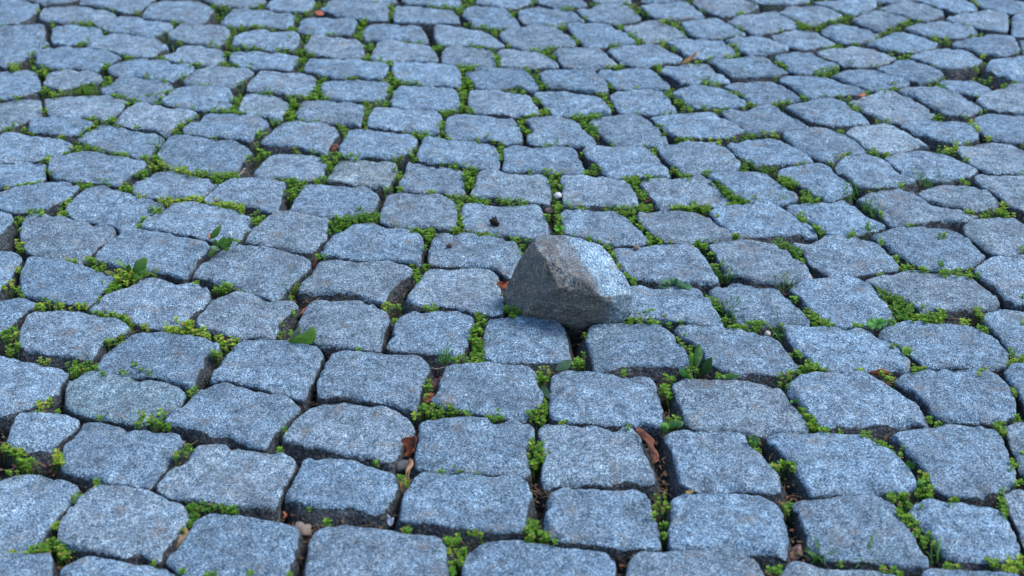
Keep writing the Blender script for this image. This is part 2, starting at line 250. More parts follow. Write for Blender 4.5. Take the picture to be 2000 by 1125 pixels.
WEEDS_S = """368,875,11 353,888,13 358,1111,15 414,1121,10 492,1122,9 560,1121,10 639,1021,6 884,1053,15 925,1040,13 940,1040,9 899,1076,15 887,1101,11 902,1093,10 892,916,13 864,922,8 937,925,9 1029,1027,13 1044,865,13 1056,870,13 1041,891,14 1056,888,15 1071,887,9 1044,903,10 1036,1025,15 1031,1045,18 1051,1038,13 1071,1055,15 1287,969,11 1289,989,15 1299,989,13 1294,1027,10 1299,1043,8 1279,1005,6 1474,860,10 1471,870,9 1484,878,9 1509,913,9 1535,907,13 1547,911,8 1537,987,13 1535,995,10 1735,1114,15 1512,1111,13 1527,1114,10 1755,888,9 1740,964,10 1760,972,15 1780,964,13 1786,987,15 1760,992,15 1755,1007,13 1775,1017,15 1791,1015,10 1798,1045,18 1801,1060,10 1796,944,8 1808,957,15 1811,969,13 249,625,10 257,633,8 251,644,8 236,658,13 221,666,13 208,671,10 441,683,10 419,695,15 434,693,10 155,721,13 170,716,15 186,714,10 244,725,9 264,714,10 284,723,8 373,767,10 383,759,5 282,813,15 267,823,13 292,820,15 312,807,10 315,823,10 322,833,9 548,653,9 568,650,5 897,704,8 937,628,11 930,643,14 937,650,13 925,663,13 935,671,15 930,686,15 935,699,15 945,706,10 917,704,13 902,696,8 1054,742,10 834,757,8 828,795,13 846,800,15 872,797,15 887,802,18 856,810,10 902,805,10 922,807,15 965,809,18 978,813,10 1033,810,10 1044,807,13 1056,797,15 1066,810,13 1051,823,13 1064,785,8 1097,823,10 1056,737,13 1061,744,10 1130,709,15 1135,704,10 1142,691,5 1307,739,11 1302,754,13 1297,767,8 1310,825,15 1302,833,10 1322,815,6 1337,643,8 1335,655,8 1332,668,8 1355,696,13 1355,721,13 1348,681,10 1221,726,5 1418,625,10 1441,644,8 1469,635,20 1479,628,13 1590,625,13 1608,630,13 1621,635,8 1677,633,13 1740,625,10 1778,623,15 1803,624,15 1829,625,15 1750,671,10 1775,683,10 1780,686,8 1553,691,10 1566,693,6 1580,714,15 1588,719,15 1603,716,15 1613,721,8 1563,724,13 1537,731,13 1532,749,10 1732,737,10 1740,739,10 1679,721,8 1791,718,11 1803,720,8 1568,797,8 1575,807,13 1588,807,10 1575,833,13 1590,828,15 1596,838,10 1613,843,10 1644,843,6 1684,848,15 1697,861,13 1712,866,10 1722,868,10 1818,818,6 1831,828,8 305,411,13 277,430,13 272,441,8 175,506,11 193,519,15 183,524,10 213,552,13 216,560,13 213,570,10 300,539,5 231,557,8 193,584,9 191,610,13 206,613,13 224,613,10 236,618,13 244,625,10 386,552,5 436,562,18 446,560,13 426,565,10 469,568,8 505,423,18 502,435,13 512,428,10 454,403,10 775,441,5 793,446,9 813,448,13 836,451,13 839,458,15 836,468,15 831,481,5 897,403,8 894,420,10 899,433,13 884,448,15 899,448,15 930,456,15 945,457,13 960,457,10 816,522,15 834,524,10 813,534,13 816,544,10 841,604,15 775,598,8 770,628,6 937,620,11 940,630,8 1008,468,10 1024,466,10 1018,479,5 991,605,10 1006,610,18 1018,603,13 983,577,8 1084,404,13 1102,403,13 1132,405,15 1147,405,8 1185,408,8 1213,410,15 1226,413,15 1259,405,13 1092,425,10 1089,441,13 1092,453,13 1117,460,5 1071,423,6 1158,467,13 1170,471,10 1183,486,10 1196,496,13 1198,506,10 1226,537,15 1231,544,13 1208,519,6 1236,428,8 1251,438,10 1259,448,10 1269,456,10 1264,461,8 1264,473,10 1279,473,15 1294,471,15 1287,466,10 1315,405,13 1340,406,15 1355,405,13 1378,406,13 1358,476,10 1375,472,15 1436,462,10 1398,419,8 1388,496,8 1401,517,15 1391,582,13 1401,595,13 1436,643,15 1456,641,10 1201,615,13 1198,625,10 1251,613,13 1261,605,10 1274,610,13 1269,625,15 1228,629,13 1282,630,13 1294,620,13 1307,630,10 1241,623,13 1375,405,10 1431,403,13 1436,461,10 1380,472,18 1563,420,6 1573,428,6 1596,443,10 1603,453,10 1666,456,13 1550,585,9 1580,608,9 1590,620,13 1596,628,10 1611,633,15 1621,633,10 1725,471,9 1750,504,6 1775,519,15 1801,524,13 1760,524,8 1834,529,13 1737,600,8 1806,600,8 1829,615,20 1796,623,18 1816,625,15 1836,608,15 1740,625,10 1677,633,13 158,287,16 164,284,11 153,293,11 193,292,11 187,291,7 229,299,11 218,300,7 247,301,8 173,231,9 189,231,11 184,244,13 204,238,13 220,233,11 162,257,13 153,264,9 169,253,9 153,280,9 231,244,9 267,244,11 340,249,13 347,240,11 360,242,13 376,233,11 387,227,9 340,258,9 362,262,11 418,268,8 284,309,13 300,307,13 293,318,13 396,331,13 387,338,11 422,340,16 436,344,18 449,340,16 460,347,9 424,349,11 276,338,13 282,342,11 202,353,13 209,360,7 236,364,11 251,367,13 247,371,9 304,411,13 311,409,9 276,431,11 271,440,7 282,427,7 511,258,9 487,309,9 507,298,13 518,296,11 500,307,7 504,282,7 538,240,11 547,238,7 569,227,11 513,260,9 567,227,13 569,233,9 596,232,9 618,236,6 669,251,13 676,253,9 671,262,9 664,244,4 576,291,4 584,298,4 611,297,7 631,307,11 651,304,13 664,307,13 642,324,11 644,329,9 716,227,13 713,238,9 713,247,9 693,302,11 698,307,7 776,306,11 784,304,9 807,293,11 813,287,9 811,309,9 800,300,9 798,260,11 816,262,13 833,262,13 824,269,11 856,244,11 864,240,11 864,253,9 862,264,13 876,269,9 773,329,8 780,342,11 780,347,9 784,370,8 760,369,9 622,349,13 631,347,9 618,353,9 567,344,13 569,351,11 587,358,11 569,373,16 576,376,11 571,384,9 536,348,7 553,351,7 847,376,13 842,373,9 878,382,13 887,389,13 864,321,7 878,323,7 898,324,11 916,324,13 911,338,11 922,333,13 918,344,13 916,356,16 913,367,13 911,384,13 927,387,11 898,398,9 896,404,7 931,273,7 869,222,9 971,278,11 982,278,11 976,287,9 978,300,10 980,309,7 1018,233,13 1024,242,13 1029,253,13 1038,256,7 1040,227,11 1067,222,11 1069,279,11 1082,280,11 1109,281,11 1127,229,13 1140,233,11 1149,227,13 1162,224,11 1151,251,13 1160,249,13 1158,262,9 1136,241,9 1164,267,6 949,264,6 931,273,6 1067,333,11 1089,338,11 1082,349,13 1084,362,13 1078,358,9 1084,373,9 1149,338,11 1164,331,13 1162,324,9 1133,302,6 1109,398,11 1142,400,13 1147,396,9 1131,404,7 942,391,11 951,391,9 978,391,11 991,393,11 1002,393,11 1024,392,9 1016,396,9 924,387,11 953,329,11 1193,282,6 1256,283,6 1282,297,9 1287,302,9 1276,293,7 1287,249,8 1298,260,7 1329,273,11 1344,271,13 1362,272,13 1449,268,11 1460,264,13 1473,262,11 1487,262,11 1560,322,11 1571,322,8 1553,327,7 1316,331,11 1324,336,11 1336,344,11 1347,342,9 1384,336,9 1224,349,13 1233,353,13 1247,353,11 1244,362,11 1251,376,13 1260,378,7 1244,344,11 1269,346,11 1284,346,11 1220,344,7 1211,402,13 1222,411,13 1233,411,13 1260,404,13 1251,404,9 1213,413,9 1187,406,7 1236,429,8 1322,406,11 1340,407,11 1356,404,11 1373,404,13 1380,409,9 1358,400,9 1424,371,7 1469,390,11 1480,386,7 1429,400,7 1531,351,11 1547,356,13 1527,347,9 1436,461,11 1531,351,13 1540,356,13 1547,360,9 1573,376,11 1584,380,9 1573,389,11 1589,389,13 1600,391,7 1720,373,9 1696,376,9 1636,307,9 1653,304,9 1624,320,9 1704,296,13 1718,298,16 1729,302,11 1709,291,9 1638,257,9 1718,237,9 1736,237,9 1838,293,11 1842,224,11 1831,229,9 1762,360,7 1562,422,7 1573,427,7 1596,442,7 1604,451,9 1780,441,7 1840,456,9 167,48,11 178,44,11 153,44,9 209,58,13 222,62,9 207,18,9 216,19,9 267,28,9 344,42,13 358,42,9 413,11,11 429,13,13 442,13,13 433,33,11 504,13,13 513,13,11 329,62,11 304,73,11 353,84,9 413,84,11 422,91,9 456,56,13 469,54,13 487,53,13 504,52,11 451,67,13 447,80,11 527,58,9 562,58,13 573,58,9 473,89,11 487,91,11 500,94,11 464,96,7 449,96,13 444,109,11 553,98,11 158,82,13 164,76,11 162,87,9 238,116,11 247,116,11 260,113,7 236,106,7 207,124,13 204,131,11 164,134,11 213,96,7 313,116,11 322,116,7 351,117,9 376,124,9 389,127,9 442,124,13 456,129,11 491,128,9 473,160,11 469,164,7 396,164,11 404,166,7 360,147,11 284,149,9 318,156,9 329,158,9 204,156,9 213,160,13 218,156,9 200,166,9 229,187,13 240,191,9 260,193,13 258,200,13 269,196,7 289,189,9 309,193,13 313,189,11 311,200,9 329,176,11 320,180,9 327,202,7 347,203,9 371,209,7 427,211,16 438,200,13 444,213,13 458,202,16 460,213,13 471,218,13 411,216,11 482,213,7 451,218,11 462,189,11 500,220,9 518,179,11 624,7,13 633,2,11 616,13,9 602,27,11 582,31,11 580,40,11 569,58,11 509,51,9 764,11,11 764,24,11 764,33,9 729,3,11 840,13,11 860,11,11 871,13,9 893,16,13 911,7,18 898,22,11 922,4,11 707,49,13 704,58,13 700,69,11 689,67,9 713,42,9 644,64,11 656,66,9 669,66,9 600,69,11 609,71,7 593,84,9 576,84,11 582,96,16 591,104,16 589,118,16 587,129,13 600,102,13 613,104,11 573,76,9 556,98,11 540,98,7 718,87,13 722,93,11 720,111,13 727,111,9 798,82,13 811,83,11 827,83,9 789,80,7 851,91,13 849,100,11 864,89,9 749,121,11 760,124,11 740,119,7 760,142,13 762,151,13 756,156,9 769,160,13 771,171,11 764,176,11 762,182,9 680,149,11 693,150,11 704,150,9 669,147,7 629,147,13 638,138,11 627,156,11 633,153,9 624,173,11 616,182,13 624,189,13 638,189,11 611,189,9 600,187,9 596,191,11 589,189,9 571,187,13 573,196,13 576,204,11 567,204,9 520,178,11 791,158,11 807,160,11 822,161,9 778,159,7 907,131,13 918,129,13 927,127,11 911,153,13 913,164,13 918,158,11 904,180,13 909,187,11 907,207,13 913,213,13 920,216,9 898,204,7 564,220,11 567,229,13 560,222,7 744,202,13 760,204,11 722,204,13 718,218,13 716,224,11 720,211,11 704,198,9 713,236,9 869,216,11 878,216,11 864,220,9 891,218,7 913,44,11 933,52,13 953,53,13 971,56,13 967,64,9 980,53,9 1004,16,11 1007,27,11 1044,7,9 1113,14,11 1104,16,9 1162,10,13 1216,9,13 1238,18,13 1247,22,11 1073,47,11 1100,50,11 1107,47,9 1096,53,9 1142,33,7 991,89,9 1002,89,9 927,91,11 942,89,11 936,93,7 967,91,7 1042,93,13 1060,102,13 1071,96,13 1073,107,13 1082,110,9 1067,107,11 1073,87,9 973,109,11 973,120,11 976,129,9 962,101,9 904,129,13 918,129,13 907,136,9 927,127,11 907,156,13 913,162,13 904,169,11 918,158,9 904,182,13 902,189,9 1124,76,11 1129,80,7 1236,69,11 1247,78,13 1256,82,9 1204,87,11 1193,88,9 1207,49,9 1211,51,7 1029,133,11 1040,142,13 1049,151,13 1056,158,11 1064,167,11 1071,169,7 1060,164,7 1200,131,13 1216,130,11 1189,132,7 1191,160,11 1196,169,9 993,176,11 1004,178,11 1016,180,9 1022,182,7 1042,196,11 1049,200,9 1064,220,11 1073,218,9 1058,218,7 1180,189,9 1184,193,7 1189,202,11 1198,209,11 1171,187,7 1127,227,11 1158,224,11 1169,227,7 1307,42,13 1320,47,11 1329,53,9 1338,62,9 1349,2,9 1376,22,9 1444,27,11 1447,54,11 1438,53,7 1520,61,9 1562,49,11 1573,51,11 1402,74,11 1436,71,11 1449,71,9 1291,87,11 1300,89,11 1296,82,9 1322,98,11 1311,96,7 1436,91,11 1444,96,7 1429,88,9 1420,109,9 1438,109,9 1351,120,13 1367,119,9 1273,129,9 1284,131,11 1291,133,7 1384,124,7 1311,119,6 1531,127,9 1538,131,7 1376,160,11 1380,156,9 1402,166,9 1391,162,9 1516,157,7 1300,180,13 1309,178,11 1304,187,9 1320,193,13 1327,200,11 1333,204,9 1322,204,7 1240,171,4 1340,216,11 1351,212,11 1376,211,11 1380,207,11 1402,216,9 1411,213,9 1460,209,13 1469,207,9 1433,182,11 1444,186,9 1424,180,4 1518,202,11 1529,200,11 1536,198,7 1511,203,7 1569,189,9 1573,196,7 1247,219,6 1316,217,7 1296,221,4 1562,51,11 1576,53,11 1591,54,13 1604,51,11 1613,44,13 1624,42,11 1636,40,13 1651,38,13 1653,31,11 1640,21,7 1558,42,6 1584,4,11 1604,1,11 1664,31,9 1724,22,9 1720,13,7 1784,42,11 1771,47,13 1758,51,13 1749,56,11 1736,59,11 1727,63,11 1716,71,9 1793,42,7 1831,73,13 1840,80,11 1827,69,11 1696,80,11 1669,84,9 1678,86,7 1620,91,13 1633,91,13 1642,92,9 1720,97,11 1740,102,11 1753,109,11 1767,111,11 1776,109,9 1780,99,7 1709,127,9 1604,140,13 1613,142,13 1627,136,11 1633,134,9 1598,139,9 1618,146,7 1524,122,9 1533,128,9 1731,176,11 1742,171,11 1747,166,7 1820,162,11 1836,167,11 1838,153,7 1833,171,9 1607,189,9 1569,187,9 1651,189,13 1693,184,7 1669,209,13 1676,209,9 1816,126,7"""
WEEDS_M = """368,987,15 393,989,18 424,989,15 452,995,13 383,1005,13 355,1033,13 373,1022,10 661,433,23 677,428,23 702,423,23 722,420,23 732,425,15 656,448,15 702,410,10 649,435,10 1522,473,13 1537,481,13 1553,489,15 1563,499,13 1568,509,10 1720,567,13 1727,575,15 1745,582,20 1763,593,20 1765,610,20 1775,615,15 1750,615,10 153,364,16 164,367,16 173,364,9 153,358,9 1456,318,13 1462,324,16 1451,329,11 1469,316,9 1487,329,11 1502,327,13 1509,333,11 1493,336,9 1393,356,11 1407,364,13 1418,373,13 1424,380,13 1436,384,13 1442,393,16 1451,393,11 162,169,16 173,173,18 158,180,11 184,178,11 173,167,13"""
WEEDS_Y = """874,1076,11 1803,929,11 287,636,11 327,638,10 343,628,8 350,643,18 368,640,20 386,643,18 401,650,13 411,655,8 335,648,10 431,662,13 446,668,18 462,662,10 831,769,8 816,810,8 1061,724,15 239,544,15 249,547,18 259,537,15 236,534,13 160,598,15 472,409,8 758,598,13 311,318,16 300,327,11 318,324,11 340,327,13 356,322,13 362,329,11 347,331,11 376,338,7 400,340,9 273,378,13 324,389,13 313,391,7 340,389,13 358,391,13 376,391,13 389,384,9 396,393,9 333,396,9 422,393,13 438,393,16 451,398,13 467,398,13 473,409,7 1396,273,13 1411,273,13 1429,271,11 1507,261,13 1522,263,9 1407,279,9 1296,40,11"""
WEEDS_B = """1046,967,15 1066,964,10 1698,129,9"""
WEEDS_G = """1608,1093,15 1601,1103,20 1677,1101,15 1697,1101,20 1829,1091,15 1839,1086,10 1433,630,15 1512,648,15 1532,661,18 571,552,15 571,572,8 1411,544,20 1429,544,10 1416,608,23 1424,633,20 1406,623,15 1395,420,10 1699,413,15 1710,420,13 1677,454,18 1697,452,15 1502,552,13 1527,557,18 1515,557,13 1537,570,13 296,293,11 313,284,13 309,291,11 1082,398,11 1093,402,11 1078,396,7 1398,420,11 1522,391,13 1536,393,11 1640,382,13 1653,382,16 1671,376,13 1687,373,13 1660,391,11 1676,367,9 1649,249,13 1667,244,11 1698,229,9 1836,282,13 1798,347,13 1811,351,18 1829,353,16 1807,362,13 1840,358,9 1696,416,13 1707,420,13 1702,409,11 1716,420,9 418,27,13 424,36,13 333,82,13 340,89,13 327,78,11 347,164,13 358,164,11 469,184,13 1456,22,13 1473,18,13 1491,16,16 1507,13,13 1518,12,9 1451,107,13 1469,107,13 1484,106,13 1500,109,13 1509,116,9 1442,153,13 1451,153,13 1460,151,9 1656,129,13 1669,130,13 1682,129,11"""

# ------------------------------------------------------------------ geometry helpers
def unproj(u, v, z=0.0):
    """points of the place that the photograph shows at pixel (u, v), at height z"""
    u = np.asarray(u, float); v = np.asarray(v, float)
    a = (u - PW / 2) / FPX; b = -(v - PH / 2) / FPX
    s, c = math.sin(PITCH), math.cos(PITCH)
    dx = a; dy = c + b * s; dz = -s + b * c
    t = (np.asarray(z, float) - CAM_H) / dz
    return np.stack([dx * t, dy * t, np.broadcast_to(z, np.shape(dx * t)).astype(float)], -1)

def proj(p):
    p = np.asarray(p, float)
    s, c = math.sin(PITCH), math.cos(PITCH)
    x = p[..., 0]; y = p[..., 1]; z = p[..., 2] - CAM_H
    d = y * c - z * s
    up = y * s + z * c
    return PW / 2 + FPX * x / d, PH / 2 - FPX * up / d

def _hash(ix, iy, iz, seed):
    with np.errstate(over='ignore'):
        h = (ix.astype(np.int64) * 374761393 + iy.astype(np.int64) * 668265263 + iz.astype(np.int64) * 2147483647 + seed * 1274126177) & 0xffffffff
        h = ((h ^ (h >> 13)) * 1274126177) & 0xffffffff
        h = (h ^ (h >> 16)) & 0xffffffff
    return h / 4294967295.0 * 2 - 1

def vnoise(p, freq, seed=0):
    q = np.asarray(p, float) * freq + 100.5
    i = np.floor(q); f = q - i; f = f * f * (3 - 2 * f); i = i.astype(np.int64)
    r = 0
    for a in (0, 1):
        for b in (0, 1):
            for c in (0, 1):
                w = (f[:, 0] if a else 1 - f[:, 0]) * (f[:, 1] if b else 1 - f[:, 1]) * (f[:, 2] if c else 1 - f[:, 2])
                r = r + w * _hash(i[:, 0] + a, i[:, 1] + b, i[:, 2] + c, seed)
    return r

def mesh_np(name, verts, faces, smooth=True):
    """faces: list of tuples, or an (n,k) int array"""
    me = bpy.data.meshes.new(name)
    verts = np.asarray(verts, np.float32)
    me.vertices.add(len(verts)); me.vertices.foreach_set('co', verts.ravel())
    if isinstance(faces, np.ndarray):
        n, k = faces.shape
        loops = faces.ravel(); starts = np.arange(n) * k; tot = np.full(n, k)
    else:
        tot = np.array([len(f) for f in faces]); starts = np.concatenate([[0], np.cumsum(tot)[:-1]])
        loops = np.array([i for f in faces for i in f])
    me.loops.add(len(loops)); me.loops.foreach_set('vertex_index', loops.astype(np.int32))
    me.polygons.add(len(tot)); me.polygons.foreach_set('loop_start', starts.astype(np.int32))
    me.polygons.foreach_set('loop_total', tot.astype(np.int32))
    me.update(calc_edges=True)
    if smooth:
        me.polygons.foreach_set('use_smooth', np.ones(len(tot), bool))
    me.validate()
    return me

def link(name, me, mat=None, parent=None, loc=None, label=None, cat=None, group=None, kind=None):
    o = bpy.data.objects.new(name, me)
    if mat is not None: me.materials.append(mat)
    COL.objects.link(o)
    if parent is not None: o.parent = parent
    if loc is not None: o.location = loc
    for k, v in (('label', label), ('category', cat), ('group', group), ('kind', kind)):
        if v: o[k] = v
    return o

def fattr(me, name, vals):
    a = me.attributes.new(name, 'FLOAT', 'POINT'); a.data.foreach_set('value', np.asarray(vals, np.float32))

def cattr(me, name, rgb):
    a = me.attributes.new(name, 'FLOAT_COLOR', 'POINT')
    c = np.ones((len(me.vertices), 4), np.float32); c[:, :3] = rgb
    a.data.foreach_set('color', c.ravel())

# ------------------------------------------------------------------ materials
class NT:
    def __init__(s, name):
        s.m = bpy.data.materials.new(name); s.m.use_nodes = True
        s.t = s.m.node_tree; s.b = s.t.nodes['Principled BSDF']; s.out = s.t.nodes['Material Output']
    def n(s, typ, **kw):
        x = s.t.nodes.new('ShaderNode' + typ)
        for k, v in kw.items():
            if k in x.inputs: 
                x.inputs[k].default_value = v
            else: setattr(x, k, v)
        return x
    def l(s, a, b): s.t.links.new(a, b)
    def ramp(s, fac, stops, interp='LINEAR'):
        r = s.n('ValToRGB'); r.color_ramp.interpolation = interp
        el = r.color_ramp.elements
        while len(el) < len(stops): el.new(0.5)
        for e, (p, c) in zip(el, stops):
            e.position = p; e.color = (*c, 1) if len(c) == 3 else c
        s.l(fac, r.inputs[0]); return r.outputs[0]
    def mix(s, fac, a, b, mode='MIX'):
        m = s.n('Mix', data_type='RGBA', blend_type=mode)
        for sock, v in ((m.inputs[0], fac), (m.inputs[6], a), (m.inputs[7], b)):
            if hasattr(v, 'is_output'): s.l(v, sock)
            elif isinstance(v, (int, float)): sock.default_value = v
            else: sock.default_value = (*v, 1)
        return m.outputs[2]
    def math(s, op, a, b=None, clamp=False):
        m = s.n('Math', operation=op); m.use_clamp = clamp
        for sock, v in zip(m.inputs, (a, b)):
            if v is None: continue
            if hasattr(v, 'is_output'): s.l(v, sock)
            else: sock.default_value = v
        return m.outputs[0]

def grey(v): return (v, v, v)

def granite(name, soil=False):
    t = NT(name)
    tc = t.n('TexCoord'); oi = t.n('ObjectInfo')
    off = t.n('VectorMath', operation='MULTIPLY_ADD')
    comb = t.n('CombineXYZ'); t.l(oi.outputs['Random'], comb.inputs[0]); t.l(oi.outputs['Random'], comb.inputs[1])
    off.inputs[1].default_value = (7.3, 13.1, 3.7)
    t.l(comb.outputs[0], off.inputs[0]); t.l(tc.outputs['Object'], off.inputs[2])
    P = off.outputs[0]
    def vor(scale, out='Color'):
        v = t.n('TexVoronoi', Scale=scale); t.l(P, v.inputs['Vector']); return v.outputs[out]
    def noi(scale, detail=3, rough=0.55):
        v = t.n('TexNoise', Scale=scale, Detail=detail, Roughness=rough); t.l(P, v.inputs['Vector']); return v.outputs['Fac']
    sep = t.n('SeparateColor'); t.l(vor(1150), sep.inputs[0])
    sep2 = t.n('SeparateColor'); t.l(vor(760), sep2.inputs[0])
    grains = t.ramp(sep.outputs[0], GRAIN_STOPS)
    flakes = t.ramp(sep2.outputs[1], [(0.0, grey(0.0)), (0.80, grey(0.0)), (0.86, grey(1.0)), (1.0, grey(1.0))])
    darks = t.ramp(sep2.outputs[0], [(0.0, grey(1.0)), (0.13, grey(1.0)), (0.17, grey(0.0)), (1.0, grey(0.0))])
    c = t.mix(t.math('MULTIPLY', flakes, 0.34), grains, (0.52, 0.60, 0.66))
    c = t.mix(t.math('MULTIPLY', darks, 0.42), c, (0.045, 0.06, 0.10))
    # cloudy tone, warm weather stains, darker wear
    cloud = t.ramp(noi(26, 5, 0.62), [(0.28, grey(0.66)), (0.5, grey(0.98)), (0.72, grey(1.28))])
    c = t.mix(1.0, c, cloud, 'MULTIPLY')
    cloud2 = t.ramp(noi(85, 5, 0.68), [(0.30, grey(0.55)), (0.5, grey(1.0)), (0.70, grey(1.42))])
    c = t.mix(1.0, c, cloud2, 'MULTIPLY')
    film = t.ramp(noi(15, 6, 0.7), [(0.0, grey(0)), (0.50, grey(0)), (0.66, grey(1)), (1.0, grey(1))])
    c = t.mix(t.math('MULTIPLY', film, 0.34), c, (0.075, 0.09, 0.11))
    warm = t.ramp(noi(34, 5, 0.65), [(0.0, grey(0)), (0.56, grey(0)), (0.70, grey(1)), (1.0, grey(1))])
    c = t.mix(t.math('MULTIPLY', warm, 0.5), c, (0.24, 0.195, 0.145))
    pits = t.ramp(noi(190, 4, 0.7), [(0.0, grey(1)), (0.33, grey(1)), (0.42, grey(0)), (1.0, grey(0))])
    c = t.mix(t.math('MULTIPLY', pits, 0.55), c, (0.03, 0.035, 0.05))
    br = t.math('MULTIPLY_ADD', oi.outputs['Random'], 0.26); t.t.nodes[-1].inputs[2].default_value = 0.86
    cb = t.n('CombineXYZ'); [t.l(br, cb.inputs[k]) for k in range(3)]
    c = t.mix(1.0, c, cb.outputs[0], 'MULTIPLY')
    hue = t.ramp(t.math('FRACT', t.math('MULTIPLY', oi.outputs['Random'], 17.3)), [(0.0, (0.95, 1.0, 1.03)), (0.6, (1.0, 1.0, 1.0)), (1.0, (1.10, 1.02, 0.96))])
    c = t.mix(1.0, c, hue, 'MULTIPLY')
    tint = t.n('Attribute', attribute_name='tint')
    c = t.mix(1.0, c, tint.outputs['Color'], 'MULTIPLY')
    # soil crust on the sides, carried up to the rims to darken the joints
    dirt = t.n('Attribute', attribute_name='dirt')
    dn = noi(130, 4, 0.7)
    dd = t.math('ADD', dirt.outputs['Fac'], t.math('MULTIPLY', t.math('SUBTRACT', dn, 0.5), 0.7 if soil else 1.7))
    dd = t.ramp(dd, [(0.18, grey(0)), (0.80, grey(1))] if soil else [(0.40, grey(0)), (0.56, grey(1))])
    if soil:
        crust = t.ramp(noi(120, 6, 0.8), [(0.32, (0.035, 0.030, 0.024)), (0.5, (0.095, 0.082, 0.066)), (0.60, (0.17, 0.125, 0.078)), (0.72, (0.25, 0.23, 0.215))])
        spk = t.ramp(noi(480, 3, 0.7), [(0.38, grey(0.45)), (0.62, grey(1.7))])
        crust = t.mix(1.0, crust, spk, 'MULTIPLY')
        c = t.mix(t.math('MULTIPLY', dd, 0.86), c, crust)
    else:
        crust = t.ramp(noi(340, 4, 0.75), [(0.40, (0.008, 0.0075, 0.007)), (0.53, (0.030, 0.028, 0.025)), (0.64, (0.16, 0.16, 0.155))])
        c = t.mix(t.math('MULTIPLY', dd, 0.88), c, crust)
    t.l(c, t.b.inputs['Base Color'])
    t.b.inputs['Roughness'].default_value = 0.78
    t.b.inputs['Specular IOR Level'].default_value = 0.35
    # relief
    h1 = noi(330, 4, 0.65); h2 = noi(900, 2, 0.6)
    b0 = t.n('Bump', Strength=0.9, Distance=0.0060); t.l(noi(150, 4, 0.62), b0.inputs['Height'])
    b1 = t.n('Bump', Strength=0.9, Distance=0.0016); t.l(h1, b1.inputs['Height']); t.l(b0.outputs[0], b1.inputs['Normal'])
    b2 = t.n('Bump', Strength=0.7, Distance=0.0006); t.l(h2, b2.inputs['Height']); t.l(b1.outputs[0], b2.inputs['Normal'])
    t.l(b2.outputs[0], t.b.inputs['Normal'])
    return t.m

GRAIN_STOPS = [(0.0, (0.022, 0.048, 0.078)), (0.20, (0.062, 0.115, 0.168)), (0.42, (0.115, 0.195, 0.270)), (0.70, (0.195, 0.300, 0.380)), (0.88, (0.35, 0.475, 0.55)), (1.0, (0.58, 0.69, 0.74))]
M_GRANITE = granite('weathered_granite')
M_LOOSE = granite('soil_stained_granite', True)

def attr_mat(name, rough=0.6, transl=0.0, bump=0.0, bscale=300, var=0.25):
    t = NT(name)
    a = t.n('Attribute', attribute_name='tone')
    tc = t.n('TexCoord')
    nz = t.n('TexNoise', Scale=bscale, Detail=3.0); t.l(tc.outputs['Object'], nz.inputs['Vector'])
    v = t.ramp(nz.outputs['Fac'], [(0.3, grey(1 - var)), (0.7, grey(1 + var))])
    c = t.mix(1.0, a.outputs['Color'], v, 'MULTIPLY')
    t.l(c, t.b.inputs['Base Color'])
    t.b.inputs['Roughness'].default_value = rough
    t.b.inputs['Specular IOR Level'].default_value = 0.3
    if bump:
        b = t.n('Bump', Strength=0.6, Distance=bump); t.l(nz.outputs['Fac'], b.inputs['Height']); t.l(b.outputs[0], t.b.inputs['Normal'])
    if transl:
        tr = t.n('BsdfTranslucent'); t.l(c, tr.inputs['Color'])
        mx = t.n('MixShader'); mx.inputs[0].default_value = transl
        t.l(t.b.outputs[0], mx.inputs[1]); t.l(tr.outputs[0], mx.inputs[2]); t.l(mx.outputs[0], t.out.inputs[0])
    return t.m

M_LEAF = attr_mat('living_leaf', 0.5, 0.35, var=0.2)
M_DEAD = attr_mat('dead_leaf', 0.7, 0.15, bump=0.0012, bscale=260, var=0.35)
M_GRIT = attr_mat('grit', 0.85, 0, bump=0.0006, bscale=900, var=0.3)

def soil_mat():
    t = NT('joint_soil'); tc = t.n('TexCoord')
    n1 = t.n('TexNoise', Scale=60.0, Detail=6.0, Roughness=0.7); t.l(tc.outputs['Object'], n1.inputs['Vector'])
    n2 = t.n('TexNoise', Scale=420.0, Detail=4.0, Roughness=0.7); t.l(tc.outputs['Object'], n2.inputs['Vector'])
    c = t.ramp(n1.outputs['Fac'], [(0.3, (0.014, 0.011, 0.009)), (0.55, (0.032, 0.025, 0.018)), (0.75, (0.065, 0.048, 0.033))])
    v = t.ramp(n2.outputs['Fac'], [(0.3, grey(0.5)), (0.62, grey(1.1)), (0.75, grey(2.0))])
    c = t.mix(1.0, c, v, 'MULTIPLY')
    t.l(c, t.b.inputs['Base Color']); t.b.inputs['Roughness'].default_value = 0.95
    b = t.n('Bump', Strength=1.0, Distance=0.003); t.l(n2.outputs['Fac'], b.inputs['Height']); t.l(b.outputs[0], t.b.inputs['Normal'])
    return t.m
M_SOIL = soil_mat()

